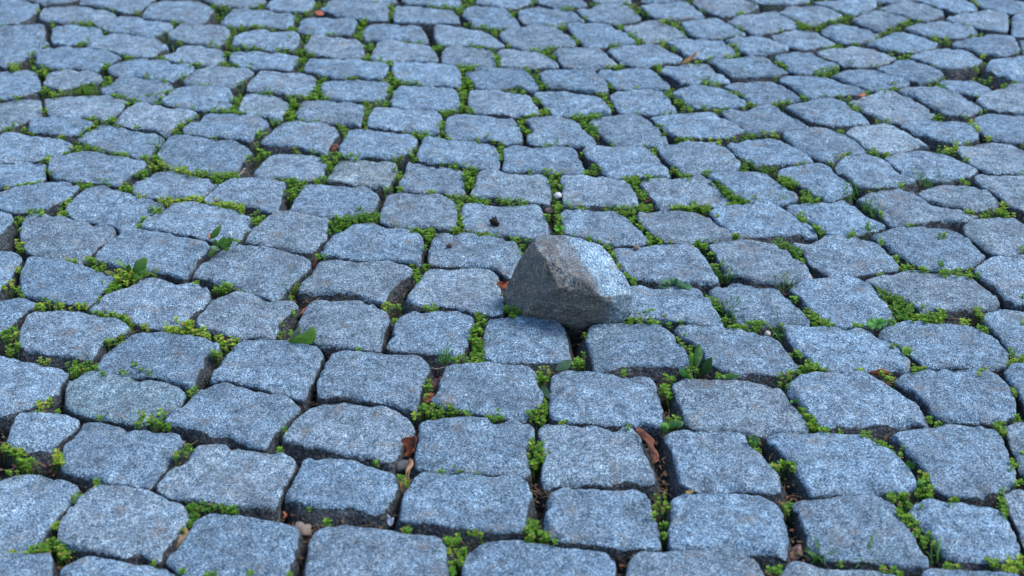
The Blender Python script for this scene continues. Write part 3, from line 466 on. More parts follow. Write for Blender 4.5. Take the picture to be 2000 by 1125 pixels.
# ------------------------------------------------------------------ ground sheet
def ground():
    def axis(lo, hi, fine):
        a = list(np.arange(lo, hi, fine)); s = fine; x = a[-1]
        while x < 300: s *= 1.7; x += s; a.append(x)
        s = fine; x = lo; b = []
        while x > -300: s *= 1.7; x -= s; b.append(x)
        return np.array(b[::-1] + a)
    X = axis(-1.3, 1.3, 0.011); Y = axis(0.8, 3.2, 0.011)
    gx, gy = np.meshgrid(X, Y); P = np.stack([gx.ravel(), gy.ravel(), np.zeros(gx.size)], -1)
    z = -0.027 + 0.006 * vnoise(P, 14, 3) + 0.003 * vnoise(P, 45, 4) + 0.0015 * vnoise(P, 110, 5)
    P[:, 2] = z
    nx, ny = len(X), len(Y)
    i = (np.arange(ny - 1)[:, None] * nx + np.arange(nx - 1)[None]).ravel()
    me = mesh_np('ground', P, np.stack([i, i + 1, i + nx + 1, i + nx], -1))
    link('ground', me, M_SOIL, kind='structure', label='dark brown soil showing in the joints between the cobblestones')
ground()

# ------------------------------------------------------------------ cobblestones
def resample(poly, n):
    p = np.vstack([poly, poly[:1]]); d = np.linalg.norm(np.diff(p, axis=0), axis=1)
    s = np.concatenate([[0], np.cumsum(d)]); t = np.linspace(0, s[-1], n, endpoint=False)
    return np.stack([np.interp(t, s, p[:, 0]), np.interp(t, s, p[:, 1])], -1)

def chaikin(p, k=1, w=0.25):
    for _ in range(k):
        q = np.roll(p, -1, 0)
        p = np.stack([p * (1 - w) + q * w, p * w + q * (1 - w)], 1).reshape(-1, 2)
    return p

def ccw(p):
    a = np.sum(p[:, 0] * np.roll(p[:, 1], -1) - np.roll(p[:, 0], -1) * p[:, 1])
    return p if a > 0 else p[::-1]

def stone_geo(poly, seed, n=80, detail=1.0, depth=0.05, gapf=None, h=0.0):
    """poly: world xy outline of the top. Returns centre, verts (local), quads, dirt"""
    poly = ccw(np.asarray(poly, float))
    c = poly.mean(0)
    out = resample(chaikin(poly, 1, 0.13), n) - c
    P3 = np.column_stack([out + c, np.full(n, seed * 0.37)])
    rad = np.linalg.norm(out, axis=1); u = out / rad[:, None]
    grow = np.full(n, 0.0012)
    if gapf is not None:
        g_ = gapf(out + c, u, True)
        grow = np.clip(np.where(g_ > 0, g_ / 2, g_) - 0.0023, -0.010, 0.0018 if c[1] < 1.75 else 0.0024)
        grow = (grow * 2 + np.roll(grow, 1) + np.roll(grow, -1)) / 4
    rad = rad + grow + 0.0005 * vnoise(P3, 55, 5) + 0.0011 * vnoise(P3, 120, 1) + 0.0008 * vnoise(P3, 330, 2)
    rng = np.random.RandomState(seed)
    Rr = (0.0042 + 0.0024 * vnoise(P3, 38, 9) + 0.0014 * vnoise(P3, 110, 8)).clip(0.0018, 0.010)
    tx, ty = rng.normal(0, 0.016, 2)
    if n >= 70: tops = [0.12, 0.25, 0.36, 0.46, 0.55, 0.63, 0.70, 0.76, 0.82, 0.87, 0.92, 0.965]
    elif n >= 50: tops = [0.16, 0.34, 0.5, 0.63, 0.74, 0.83, 0.9, 0.96]
    else: tops = [0.45, 0.8]
    rings = []; dirt = []
    for t in tops:
        rings.append((t * (rad - Rr), np.zeros(n), 0.0))
    angs = np.linspace(0, 90, 7 if n >= 70 else (5 if n >= 50 else 3))
    for a in angs:
        a = math.radians(a)
        rings.append((rad - Rr * (1 - math.sin(a)), -Rr * (1 - math.cos(a)), 0.0))
    fl = np.full(n, 0.0015) if gapf is None else gapf(out + c, u)
    fl = (fl + np.roll(fl, 1) + np.roll(fl, -1) + np.roll(fl, 2) + np.roll(fl, -2)) / 5 * (0.85 + 0.3 * vnoise(P3, 40, 12))
    for k, dz in enumerate((0.006, 0.014, 0.024, 0.036, depth) if n >= 50 else (0.015, depth)):
        f = (dz / depth)
        off = fl * min(1.0, dz / 0.022) ** 0.8 - 0.010 * max(0, f - 0.6)
        rings.append((rad + off, -Rr - dz, 1.0))
    V = [np.array([[0, 0, 0.0]])]
    for r, z, d in rings:
        V.append(np.column_stack([u * r[:, None], z]))
    V = np.vstack(V)
    W = V + np.array([c[0], c[1], seed * 1.37])
    rr = np.linalg.norm(V[:, :2], axis=1) / np.concatenate([[1], np.tile(rad, len(rings))])
    topness = np.clip(1 + V[:, 2] / 0.012, 0, 1)
    crown = 0.0012 * (1 - rr ** 2) * topness
    dz = 0.0023 * vnoise(W, 24, 21) + 0.0020 * vnoise(W, 60, 22) + 0.0013 * vnoise(W, 140, 23) - 0.0016 * np.clip(vnoise(W, 85, 27) - 0.35, 0, 1)
    if n >= 50: dz = dz + 0.00045 * vnoise(W, 330, 24)
    chip = 0.6 * vnoise(W, 48, 31) + 0.6 * vnoise(W, 95, 32)
    edge = np.clip((rr - 0.72) / 0.25, 0, 1)
    dz = dz - 0.0058 * np.clip(chip - 0.20, 0, 1) * edge - 0.002 * (chip > 0.42) * edge
    V2 = V.copy()
    V2[:, 2] += crown + dz * (0.35 + 0.65 * topness) + V[:, 0] * tx + V[:, 1] * ty
    # rough sides
    side = np.clip(-V[:, 2] / 0.01, 0, 1)
    sn = 0.0016 * vnoise(W * [1, 1, 1.0], 70, 41) + 0.0009 * vnoise(W, 190, 42)
    k = np.concatenate([[[0, 0]], np.tile(u, (len(rings), 1))])
    V2[:, :2] += k * (sn * side)[:, None]
    V2[:, 2] += h
    dirt = np.clip((-V[:, 2] - 0.0008) / 0.0052, 0, 1) * 1.0  # crust from just under the rim down, darkening the joint edges
    m = len(rings)
    F = []
    i = np.arange(n); j = (i + 1) % n
    quads = []
    for k in range(m - 1):
        a = 1 + k * n
        quads.append(np.stack([a + i, a + n + i, a + n + j, a + j], -1))
    quads = np.vstack(quads)
    tris = np.stack([np.zeros(n, int), 1 + i, 1 + j], -1)
    return c, V2, quads, tris, dirt

def stone_mesh(geo, tint=(1, 1, 1)):
    c, V, Q, T, dirt = geo
    faces = [tuple(q) for q in Q.tolist()] + [tuple(t) for t in T.tolist()]
    me = mesh_np('cobblestone', V, faces)
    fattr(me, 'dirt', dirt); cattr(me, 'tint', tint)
    return me

pavement = bpy.data.objects.new('pavement', None)
COL.objects.link(pavement)
pavement['kind'] = 'structure'
pavement['label'] = 'old pavement of rough blue-grey granite cobblestones laid in curving rows'

stones_px = [np.array([[float(k) for k in a.split(',')] for a in l.split()]) for l in STONES.strip().splitlines()]
SPECIAL = {(258, 775): ('smoother greenish-grey cobblestone at the left edge', (0.92, 1.0, 0.97)),
           (703, 338): ('browner cobblestone among blue-grey ones', (1.08, 0.99, 0.86)),
           (1732, 270): ('paler cobblestone than those around it', (1.40, 1.38, 1.34))}
polys, cents, heights = [], [], []
for k, px in enumerate(stones_px):
    h = RNG.gauss(0, 0.0016)
    w = unproj(px[:, 0], px[:, 1], h - 0.001)[:, :2]
    polys.append(w); cents.append(ccw(w).mean(0)); heights.append(h)
cents = np.array(cents)

# neighbours beyond the traced stones, row by row, then a jittered bond further out
seeds = [c for c in cents]
def near(p, d): return any((p[0] - q[0]) ** 2 + (p[1] - q[1]) ** 2 < d * d for q in seeds)
extra = []
for side in (-1, 1):
    for k, c in enumerate(cents):
        d = (cents - c) * [side, 1]
        outer = np.any((d[:, 0] > 0.045) & (np.abs(d[:, 1]) < 0.045))
        if outer: continue
        inner = np.where((d[:, 0] < -0.07) & (d[:, 0] > -0.16) & (np.abs(d[:, 1]) < 0.06))[0]
        if len(inner) == 0: vec = np.array([side * 0.108, 0.0])
        else:
            j = inner[np.argmin(np.abs(d[inner, 1]))]; vec = c - cents[j]
            vec = np.array([side * min(max(abs(vec[0]), 0.1), 0.125), vec[1] * 0.7])
        for q in range(1, 7):
            p = c + vec * q + NR.uniform(-0.006, 0.006, 2)
            if not near(p, 0.078): seeds.append(p); extra.append(p)
for row in range(70):
    for colm in range(34):
        p = np.array([-1.75 + colm * 0.109 + (row % 2) * 0.054, 0.30 + row * 0.098]) + NR.uniform(-0.011, 0.011, 2)
        if p[1] > 4.3: continue
        u_, v_ = proj([p[0], p[1], 0])
        if 80 < u_ < 1920 and 0 < v_ < 1125: continue
        if not near(p, 0.083): seeds.append(p); extra.append(p)
seeds = np.array(seeds)

def EXT(j, nrm):
    return 0.0 if j >= len(polys) else float(np.max((polys[j] - seeds[j]) @ -nrm))

def cell(k):
    c = seeds[k]; poly = np.array([[-.09, -.085], [.09, -.085], [.09, .085], [-.09, .085]])
    d = np.linalg.norm(seeds - c, axis=1)
    for j in np.where((d > 0) & (d < 0.26))[0]:
        nrm = seeds[j] - c; L = np.linalg.norm(nrm); nrm = nrm / L; lim = min(L / 2, L - EXT(j, nrm)) - GAP[(k * 7 + j) % 16]
        s = poly @ nrm - lim; new = []
        for a in range(len(poly)):
            b = (a + 1) % len(poly)
            if s[a] <= 0: new.append(poly[a])
            if (s[a] < 0) != (s[b] < 0): new.append(poly[a] + (poly[b] - poly[a]) * s[a] / (s[a] - s[b]))
        poly = np.array(new)
        if len(poly) < 3: return None
    return poly + c
GAP = [0.0022, 0.0035, 0.005, 0.0028, 0.0045, 0.006, 0.003, 0.004, 0.0055, 0.0032, 0.007, 0.0038, 0.0026, 0.0048, 0.0034, 0.0042]

# how far each stone can widen below its top before it meets a neighbour (1.5 mm raster of the plan)
GX0, GY0, GS = -1.9, 0.2, 0.0015
occ = np.full((2800, 2540), -1, np.int32)
outl = list(polys)
for k in range(len(polys), len(seeds)):
    w = cell(k); outl.append(None if w is None else chaikin(w, 1, 0.16))
for k, w in enumerate(outl):
    if w is None: continue
    q = (w - [GX0, GY0]) / GS
    x0, y0 = np.floor(q.min(0)).astype(int).clip(0); x1, y1 = np.ceil(q.max(0)).astype(int); x1 = min(x1, 2539); y1 = min(y1, 2799)
    if x1 <= x0 or y1 <= y0: continue
    gx, gy = np.meshgrid(np.arange(x0, x1) + .5, np.arange(y0, y1) + .5); ins = np.zeros(gx.shape, bool)
    for a in range(len(q)):
        xa, ya = q[a]; xb, yb = q[(a + 1) % len(q)]
        if ya != yb: ins ^= ((ya > gy) != (yb > gy)) & (gx < (xb - xa) * (gy - ya) / (yb - ya) + xa)
    sub = occ[y0:y1, x0:x1]; sub[ins] = k
DIRS = np.array([[math.cos(a_), math.sin(a_)] for a_ in np.arange(16) * math.pi / 8])
def gap_fn(k):
    def owner(Q):
        q = ((Q - [GX0, GY0]) / GS).astype(int)
        return occ[q[..., 1].clip(0, 2799), q[..., 0].clip(0, 2539)]
    def f(P, U, raw=False):
        steps = np.arange(0.0015, 0.0125, 0.0010) if raw else np.arange(0.0015, 0.033, 0.002)
        Q = P[:, None, None, :] + DIRS[None, :, None, :] * steps[None, None, :, None]
        o = owner(Q); hit = (o >= 0) & (o != k)
        g = np.where(hit.any(2), steps[hit.argmax(2)], 0.036).min(1)
        if not raw: return np.clip((g - 0.005) * 0.62, 0.0, 0.0125)
        for st in np.arange(0.0, -0.0095, -0.001):       # inside a neighbour: step back until clear
            o = owner(P + U * st); g = np.where((o >= 0) & (o != k), st, g)
        return g
    return f

all_px = []          # outlines in photo pixels, for the joints
count = 0
for k, w in enumerate(polys):
    px = stones_px[k]; cx, cy = px.mean(0)
    n = 84 if cy > 330 else 56
    geo = stone_geo(w, 100 + k, n, gapf=gap_fn(k), h=heights[k])
    lab, tint = None, (1, 1, 1)
    for (sx, sy), (lb, tt) in SPECIAL.items():
        if abs(sx - cx) < 35 and abs(sy - cy) < 22: lab, tint = lb, tt
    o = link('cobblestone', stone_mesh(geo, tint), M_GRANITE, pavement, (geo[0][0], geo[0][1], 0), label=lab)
    all_px.append(px); count += 1
outer = []
for k in range(len(polys), len(seeds)):
    w = None if outl[k] is None else cell(k)
    if w is None: continue
    area = 0.5 * abs(np.sum(w[:, 0] * np.roll(w[:, 1], -1) - np.roll(w[:, 0], -1) * w[:, 1]))
    if area < 0.0022: continue
    u_, v_ = proj(np.column_stack([w, np.zeros(len(w))]))
    inview = (u_.max() > -5) and (u_.min() < 2005) and (v_.max() > -5) and (v_.min() < 1130)
    # keep clear of the traced stones
    w2 = chaikin(w, 1, 0.16)
    if inview and count < 298:
        geo = stone_geo(w2, 900 + k, 56, gapf=gap_fn(k), h=RNG.gauss(0, 0.0016))
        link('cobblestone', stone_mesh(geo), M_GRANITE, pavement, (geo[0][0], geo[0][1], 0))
        all_px.append(np.stack(proj(np.column_stack([w2, np.zeros(len(w2))])), -1)); count += 1
    else:
        outer.append(stone_geo(w2, 900 + k, 28, h=RNG.gauss(0, 0.0016)))
vs, fs, ds, base = [], [], [], 0
for c, V, Q, T, dirt in outer:
    vs.append(V + [c[0], c[1], 0]); ds.append(dirt)
    fs += [tuple(a + base for a in q) for q in Q.tolist()] + [tuple(a + base for a in t) for t in T.tolist()]
    base += len(V)
me = mesh_np('outlying_cobblestones', np.vstack(vs), fs)
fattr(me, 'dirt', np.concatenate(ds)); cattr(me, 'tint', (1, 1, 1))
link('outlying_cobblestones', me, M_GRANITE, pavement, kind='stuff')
print('stones in view', count, 'outer', len(outer))

# mask of the joints (half-resolution photo pixels)
JW, JH = 1000, 563
mask = np.zeros((JH, JW), bool)
for p in all_px:
    q = p / 2.0
    x0, x1 = int(max(0, q[:, 0].min())), int(min(JW - 1, q[:, 0].max() + 1)); y0, y1 = int(max(0, q[:, 1].min())), int(min(JH - 1, q[:, 1].max() + 1))
    if x1 <= x0 or y1 <= y0: continue
    gx, gy = np.meshgrid(np.arange(x0, x1) + .5, np.arange(y0, y1) + .5)
    ins = np.zeros(gx.shape, bool)
    for a in range(len(q)):
        xa, ya = q[a]; xb, yb = q[(a + 1) % len(q)]
        if ya == yb: continue
        ins ^= ((ya > gy) != (yb > gy)) & (gx < (xb - xa) * (gy - ya) / (yb - ya) + xa)
    mask[y0:y1, x0:x1] |= ins
def in_joint(u, v):
    i, j = int(v / 2), int(u / 2)
    return 0 <= i < JH and 0 <= j < JW and not mask[i, j]

# ------------------------------------------------------------------ the loose stone
def loose_stone():
    import bmesh
    def C3(x, y, z): return unproj(960 + x / 3.948, 400 + y / 3.948, z)
    top = [C3(350, 236, .078), C3(560, 238, .080), C3(735, 266, .074), C3(835, 306, .067), C3(910, 396, .062), C3(980, 512, .054), C3(1048, 598, .046), C3(1078, 690, .034), C3(850, 722, .046), C3(745, 600, .062), C3(500, 640, .055), C3(405, 400, .078), C3(325, 300, .082)]
    low = [C3(1088, 770, .018), C3(1072, 862, .003), C3(1000, 930, -.008), C3(760, 945, -.010), C3(620, 1060, -.034), C3(470, 890, -.012), C3(220, 860, -.016), C3(92, 760, -.008), C3(95, 660, .006)]
    b0 = C3(560, 238, .080); bk = [b0 + np.array([-.03, .006, -.085]), b0 + np.array([.03, .010, -.085]), b0 + np.array([.07, -.035, -.085]), b0 + np.array([-.05, -.03, -.085])]
    pts = top + low + bk
    bm = bmesh.new()
    for p in pts: bm.verts.new(p)
    r = bmesh.ops.convex_hull(bm, input=bm.verts)
    bmesh.ops.delete(bm, geom=[v for v in bm.verts if not v.link_faces], context='VERTS')
    bmesh.ops.dissolve_limit(bm, angle_limit=R(9), verts=bm.verts, edges=bm.edges)
    bmesh.ops.bevel(bm, geom=bm.edges[:], offset=0.0030, segments=3, profile=0.5, affect='EDGES', clamp_overlap=True)
    bmesh.ops.triangulate(bm, faces=bm.faces)
    for _ in range(5):
        el = [e for e in bm.edges if e.calc_length() > 0.0042]
        if not el: break
        bmesh.ops.subdivide_edges(bm, edges=el, cuts=1)
        bmesh.ops.triangulate(bm, faces=[f for f in bm.faces if len(f.verts) > 3])
    for _ in range(1): bmesh.ops.smooth_vert(bm, verts=bm.verts, factor=0.4, use_axis_x=True, use_axis_y=True, use_axis_z=True)
    bm.normal_update()
    V = np.array([v.co[:] for v in bm.verts]); N = np.array([v.normal[:] for v in bm.verts])
    d = 0.0020 * vnoise(V, 26, 51) + 0.0014 * vnoise(V, 70, 52) + 0.0009 * vnoise(V, 170, 53) + 0.0005 * vnoise(V, 380, 54)
    cn = 0.6 * vnoise(V, 42, 57) + 0.5 * vnoise(V, 90, 58)
    d = d - 0.0010 * (cn > 0.34) - 0.0022 * np.clip(cn - 0.15, 0, 1)
    V = V + N * d[:, None]
    # the old top face: clean granite; plane through four of its corners
    a, b, c = np.array(C3(600, 300, .077)), np.array(C3(1045, 600, .045)), np.array(C3(800, 650, .053))
    n = np.cross(b - a, c - a); n /= np.linalg.norm(n); n = n if n[2] > 0 else -n
    dist = (V - a) @ n
    al = N @ n
    u, v = proj(V)
    # boundary of the soil line across the stone, in the stone's own space
    e = np.array(C3(570, 240, .08)); f = np.array(C3(860, 730, .045)); ed = f - e; ln = np.linalg.norm(ed); ed = ed / ln; sidev = np.cross(ed, n); sidev /= np.linalg.norm(sidev)
    if sidev[0] < 0: sidev = -sidev
    s = (V - e) @ sidev
    clean = np.clip(s / 0.017 + 0.62, 0, 1) * np.clip((al - 0.52) / 0.22, 0, 1)
    frontright = np.clip((V[:, 0] - (C3(820, 800, .02)[0])) / 0.02, 0, 1) * 0.60
    lit_facet = np.clip((al - 0.45) / 0.3, 0, 1) * (0.30 + 0.2 * vnoise(V, 60, 77))  # thinner soil colour on upward facets paints in the light they catch
    dirt = np.clip(1 - np.maximum(np.maximum(clean, frontright), lit_facet), 0, 1)
    c0 = V.mean(0); c0[2] = -0.03
    faces = [tuple(x.index for x in f.verts) for f in bm.faces]
    me = mesh_np('loose_cobblestone', V - c0, faces); bm.free()
    fattr(me, 'dirt', dirt * 0.98); cattr(me, 'tint', (1.24, 1.20, 1.16))
    link('loose_cobblestone', me, M_LOOSE, None, c0, label='pulled-out cobblestone lying tilted on the pavement, brown soil on its sides', cat='stone')
loose_stone()

# ------------------------------------------------------------------ plants
class Veg:
    """collects leaves, stems and blades; build() makes one mesh"""
    def __init__(s): s.v = []; s.f = []; s.c = []; s.n = 0
    def add(s, verts, faces, col):
        verts = np.asarray(verts, float)
        s.f += [tuple(a + s.n for a in f) for f in faces]
        s.v.append(verts); s.c.append(np.tile(np.asarray(col, float), (len(verts), 1))); s.n += len(verts)
    def leaf(s, base, d, L, W, col, cup=0.25, up=(0, 0, 1)):
        d = d / np.linalg.norm(d); side = np.cross(d, up); q = np.linalg.norm(side)
        side = np.array([1.0, 0, 0]) if q < 1e-4 else side / q
        nn = np.cross(side, d)
        b = np.asarray(base)
        m1 = b + d * L * .45 - nn * W * cup * .6; m2 = b + d * L * .8 - nn * W * cup * .3
        pts = [b, m1 + side * W * .40 + nn * W * cup, m1 - side * W * .40 + nn * W * cup, m1,
               m2 + side * W * .42 + nn * W * cup * .5, m2 - side * W * .42 + nn * W * cup * .5, m2, b + d * L - nn * L * .08]
        s.add(pts, [(0, 3, 1), (0, 2, 3), (1, 3, 6, 4), (3, 2, 5, 6), (4, 6, 7), (6, 5, 7)], col)
    def stem(s, a, b, w, col):
        a = np.asarray(a); b = np.asarray(b); d = b - a; d = d / (np.linalg.norm(d) + 1e-9)
        p = np.cross(d, [0.3, 1, 0.2]); p /= np.linalg.norm(p) + 1e-9; q = np.cross(d, p)
        k = [p, -p * .5 + q * .87, -p * .5 - q * .87]
        s.add([a + x * w for x in k] + [b + x * w * .7 for x in k], [(0, 1, 4, 3), (1, 2, 5, 4), (2, 0, 3, 5)], col)
    def blade(s, base, tip, w, col, arch):
        base = np.asarray(base); tip = np.asarray(tip); d = tip - base
        side = np.cross(d, [0, 0, 1]); side /= np.linalg.norm(side) + 1e-9
        pts = []; n = 5
        for i in range(n):
            t = i / (n - 1); p = base + d * t + np.array([0, 0, arch * math.sin(t * math.pi) ])
            ww = w * (1 - t ** 2.2) * .5
            pts += [p - side * ww, p - np.array([0, 0, ww * .5]), p + side * ww]
        f = []
        for i in range(n - 1):
            a = i * 3; f += [(a, a + 1, a + 4, a + 3), (a + 1, a + 2, a + 5, a + 4)]
        s.add(pts, f, col)
    def build(s, name, mat, **kw):
        V = np.vstack(s.v); c0 = np.array([V[:, 0].mean(), V[:, 1].mean(), -0.02])
        me = mesh_np(name, V - c0, s.f, smooth=False); cattr(me, 'tone', np.vstack(s.c))
        return link(name, me, mat, None, c0, **kw)

rnd = RNG.random
def uni(a, b): return a + (b - a) * rnd()
GREEN = np.array([0.145, 0.33, 0.020]); LIME = np.array([0.42, 0.50, 0.045]); DARK = np.array([0.045, 0.145, 0.014]); BRN = np.array([0.14, 0.085, 0.045])
def tone(kind):
    k = rnd()
    if kind == 'y': c = GREEN * (1 - k) + LIME * k * 1.05
    elif kind == 'm': c = DARK * (1 - k) + GREEN * k
    elif kind == 'g': c = np.array([0.075, 0.20, 0.03]) * uni(0.6, 1.4)
    else: c = DARK * .6 + GREEN * .4 if k < .38 else GREEN * uni(.7, 1.15) if k < .82 else GREEN * .6 + LIME * .4
    if rnd() < (0.10 if kind == 'y' else 0.06): c = np.array([0.33, 0.20, 0.07]) * uni(.6, 1.2)
    return c * uni(0.8, 1.2)

def sprig(v, head, size, kind, h=None):
    """a short stem with a head of small spoon-shaped leaves"""
    head = np.asarray(head); base = head + np.array([uni(-.004, .004), uni(-.004, .004), -uni(.012, .026)])
    v.stem(base, head, 0.00045, GREEN * 0.8)
    n = 5 + int(rnd() * 4)
    a0 = uni(0, 6.28)
    for layer, (zz, m, el) in enumerate(((0.0, n, uni(.25, .7)), (-size * .9, max(3, n - 2), uni(.0, .35)))):
        for i in range(m):
            a = a0 + layer * .5 + 6.283 * i / m + uni(-.3, .3)
            e = el + uni(-.25, .25)
            d = np.array([math.cos(a) * math.cos(e), math.sin(a) * math.cos(e), math.sin(e)])
            L = size * uni(.75, 1.25)
            v.leaf(head + np.array([0, 0, zz]), d, L, L * uni(.5, .66), tone(kind), .22)
    if rnd() < .6:
        for i in range(2):
            a = uni(0, 6.28); d = np.array([math.cos(a) * .4, math.sin(a) * .4, 1.0])
            v.leaf(head, d, size * .7, size * .38, tone('y' if kind != 'm' else 's'), .3)

def patch(v, px, py, r, kind):
    w = unproj(px, py, 0.0); dist = math.hypot(w[1], CAM_H); ppm = FPX / dist / 1000.0       # px per mm
    rm = r / ppm
    if kind == 'g':
        for _ in range(int(3 + rm * rm * .10) if py > 330 else int(2 + rm * rm * .035)):
            for _t in range(12):
                bu, bv = px + uni(-1, 1) * r, py + uni(-.6, .9) * r
                if in_joint(bu, bv): break
            else: continue
            b = unproj(bu, bv, -0.010)
            a = uni(0, 6.28); L = uni(.012, .026)
            tip = b + np.array([math.cos(a) * L * uni(.3, .9), math.sin(a) * L * uni(.3, .9), L * uni(.35, .95)])
            v.blade(b, tip, uni(.0010, .0019), tone('g'), uni(.001, .005))
        return
    if kind == 'b':
        for _ in range(int(3 + rm * rm * .12)):
            b = unproj(px + uni(-.8, .8) * r, py + uni(-.5, .5) * r, -0.010)
            a = uni(0, 6.28); L = uni(.008, .018)
            v.blade(b, b + np.array([math.cos(a) * L, math.sin(a) * L, uni(-.001, .005)]), .0009, BRN * uni(.5, 1.8), .002)
        return
    size = (0.0025 if kind == 'm' else 0.0031) * uni(.75, 1.3) * (1.0 if py > 330 else 1.12)
    n = int(2 + rm * rm * (0.150 if kind == 'm' else 0.092) * (1.0 if py > 330 else .52))
    for _ in range(n):
        for _try in range(4):
            a, q = uni(0, 6.28), math.sqrt(rnd())
            u, vv = px + math.cos(a) * q * r, py + math.sin(a) * q * r * .62
            if in_joint(u, vv + 1) or _try == 3: break
        sprig(v, unproj(u, vv, uni(-.005, .0035)), size, kind)

blobs = []
for kind, txt in (('s', WEEDS_S), ('m', WEEDS_M), ('y', WEEDS_Y), ('b', WEEDS_B), ('g', WEEDS_G)):
    for a in txt.split():
        x, y, r = map(float, a.split(',')); blobs.append([x, y, r, kind])
# growth in the joints to the left and right of the traced part
k = 0
while k < 190:
    left = rnd() < .5
    x = uni(0, 150) if left else uni(1850, 2000); y = uni(0, 1125) ** 1.0
    if y > 500 and rnd() < .45: continue
    if in_joint(x, y): blobs.append([x, y, uni(6, 13) * (0.75 + y / 1400), 's' if rnd() < .75 else 'y']); k += 1
k = 0
while k < 90:      # thin growth and seedlings elsewhere
    x, y = uni(149, 1843), uni(0, 1125)
    if in_joint(x, y): blobs.append([x, y, uni(3, 6), 's']); k += 1

PLANTS = [   # centre, radius (photo px), name, label, category
    (700, 427, 52, 'moss_clump', 'dense dark green moss clump filling a corner behind a cobblestone, largest left of centre', 'moss'),
    (368, 645, 50, 'weed_clump', 'broad yellow-green weed clump in the joint left of the folded green leaf', 'weed'),
    (447, 674, 28, 'weed_clump', 'yellow-green weed clump where three cobblestones meet, just right of the broad yellow one', 'weed'),
    (1755, 598, 50, 'weed_clump', 'large mat of dark green crowded leaves in a slanting joint near the right edge', 'weed'),
    (1842, 618, 34, 'weed_clump', 'bushy green weeds at the right edge below the dark crowded mat', 'weed'),
    (247, 542, 46, 'weed_clump', 'light green weed clump around the broad-leaved plant in the left joint', 'weed'),
    (436, 563, 24, 'weed_clump', 'small green weed clump under the front edge of a left cobblestone', 'weed'),
    (1048, 883, 34, 'weed_clump', 'bright green bushy weed in the upright joint below the centre', 'weed'),
    (1054, 805, 34, 'weed_clump', 'leafy green weed at the crossing above the bright bushy one', 'weed'),
    (1062, 732, 20, 'weed_clump', 'pale yellow-green rosette weed beside the dark upright leaf', 'weed'),
    (1040, 1040, 40, 'weed_clump', 'feathery green weed low in the joint near the bottom centre', 'weed'),
    (905, 1062, 46, 'weed_clump', 'tall two-headed weed sprouting at the bottom between two cobblestones', 'weed'),
    (408, 990, 62, 'moss_clump', 'wide blurred moss clump in front of a cobblestone at the lower left', 'moss'),
    (290, 818, 34, 'weed_clump', 'dark green weed tuft at the left between two rows of cobblestones', 'weed'),
    (363, 882, 26, 'weed_clump', 'small upright green weed in a narrow slanting joint at the lower left', 'weed'),
    (862, 802, 46, 'weed_clump', 'band of green weeds above the dead leaf in the lower middle', 'weed'),
    (966, 808, 22, 'weed_clump', 'single round green tuft on the row joint in the lower middle', 'weed'),
    (930, 660, 48, 'weed_clump', 'column of light green weeds filling an upright joint left of the loose stone gap', 'weed'),
    (1270, 620, 56, 'weed_clump', 'branching green sprigs at the foot of the loose stone, on its right', 'weed'),
    (1006, 607, 26, 'weed_clump', 'yellow-green sprig at the foot of the loose stone, on its left', 'weed'),
    (437, 345, 48, 'weed_clump', 'full green weed cluster below a high cobblestone in the upper left', 'weed'),
    (365, 322, 48, 'weed_clump', 'yellowish weed carpet in the joint left of the full green cluster', 'weed'),
    (384, 388, 46, 'weed_clump', 'long yellow-green strip of weeds along a row joint at the left', 'weed'),
    (446, 395, 34, 'weed_clump', 'yellow tipped weeds overhanging the front of a left cobblestone', 'weed'),
    (505, 425, 24, 'weed_clump', 'round dark green weed in the hole between two left cobblestones', 'weed'),
    (1462, 326, 32, 'moss_clump', 'soft dark green moss patch in the upper right', 'moss'),
    (1432, 380, 44, 'weed_clump', 'slanting line of low weeds over a cobblestone corner at the right', 'weed'),
    (1545, 490, 42, 'weed_clump', 'slanting strip of small dark leaves between two right cobblestones', 'weed'),
    (918, 350, 40, 'weed_clump', 'thick green weeds filling the upright joint above the centre', 'weed'),
    (1586, 718, 48, 'weed_clump', 'green weeds at a joint corner in the right half', 'weed'),
    (1588, 815, 34, 'weed_clump', 'fresh green weeds beside the wide cobblestone at the lower right', 'weed'),
    (1775, 985, 52, 'weed_clump', 'long green weed cluster running down a slanting joint at the lower right', 'weed'),
    (1798, 1050, 26, 'weed_clump', 'lone green weed head below the long cluster at the lower right', 'weed'),
    (1470, 630, 28, 'weed_clump', 'upright fine-leaved sprig between grass and cobblestone in the right half', 'weed'),
    (835, 515, 30, 'weed_clump', 'green weed in the hole left of the centre cobblestones', 'weed'),
    (830, 458, 30, 'weed_clump', 'green weeds where three cobblestones meet above the centre left', 'weed'),
    (585, 100, 34, 'weed_clump', 'tall blurred green weed in the far joint at the upper left', 'weed'),

]
groups = {}
stuffv = Veg()
for b in blobs:
    best = None
    for i, p in enumerate(PLANTS):
        if p[4] and math.hypot(b[0] - p[0], (b[1] - p[1]) * 1.2) < p[2]:
            d = math.hypot(b[0] - p[0], b[1] - p[1]) / p[2]
            if best is None or d < best[0]: best = (d, i)
    v = stuffv if best is None else groups.setdefault(best[1], Veg())
    patch(v, *b)
for i, v in groups.items():
    p = PLANTS[i]
    v.build(p[3], M_LEAF, label=p[4], cat=p[5], group='weeds in the joints of the pavement')
stuffv.build('joint_weeds', M_LEAF, kind='stuff', label='low green weeds and moss growing in the joints of the pavement')

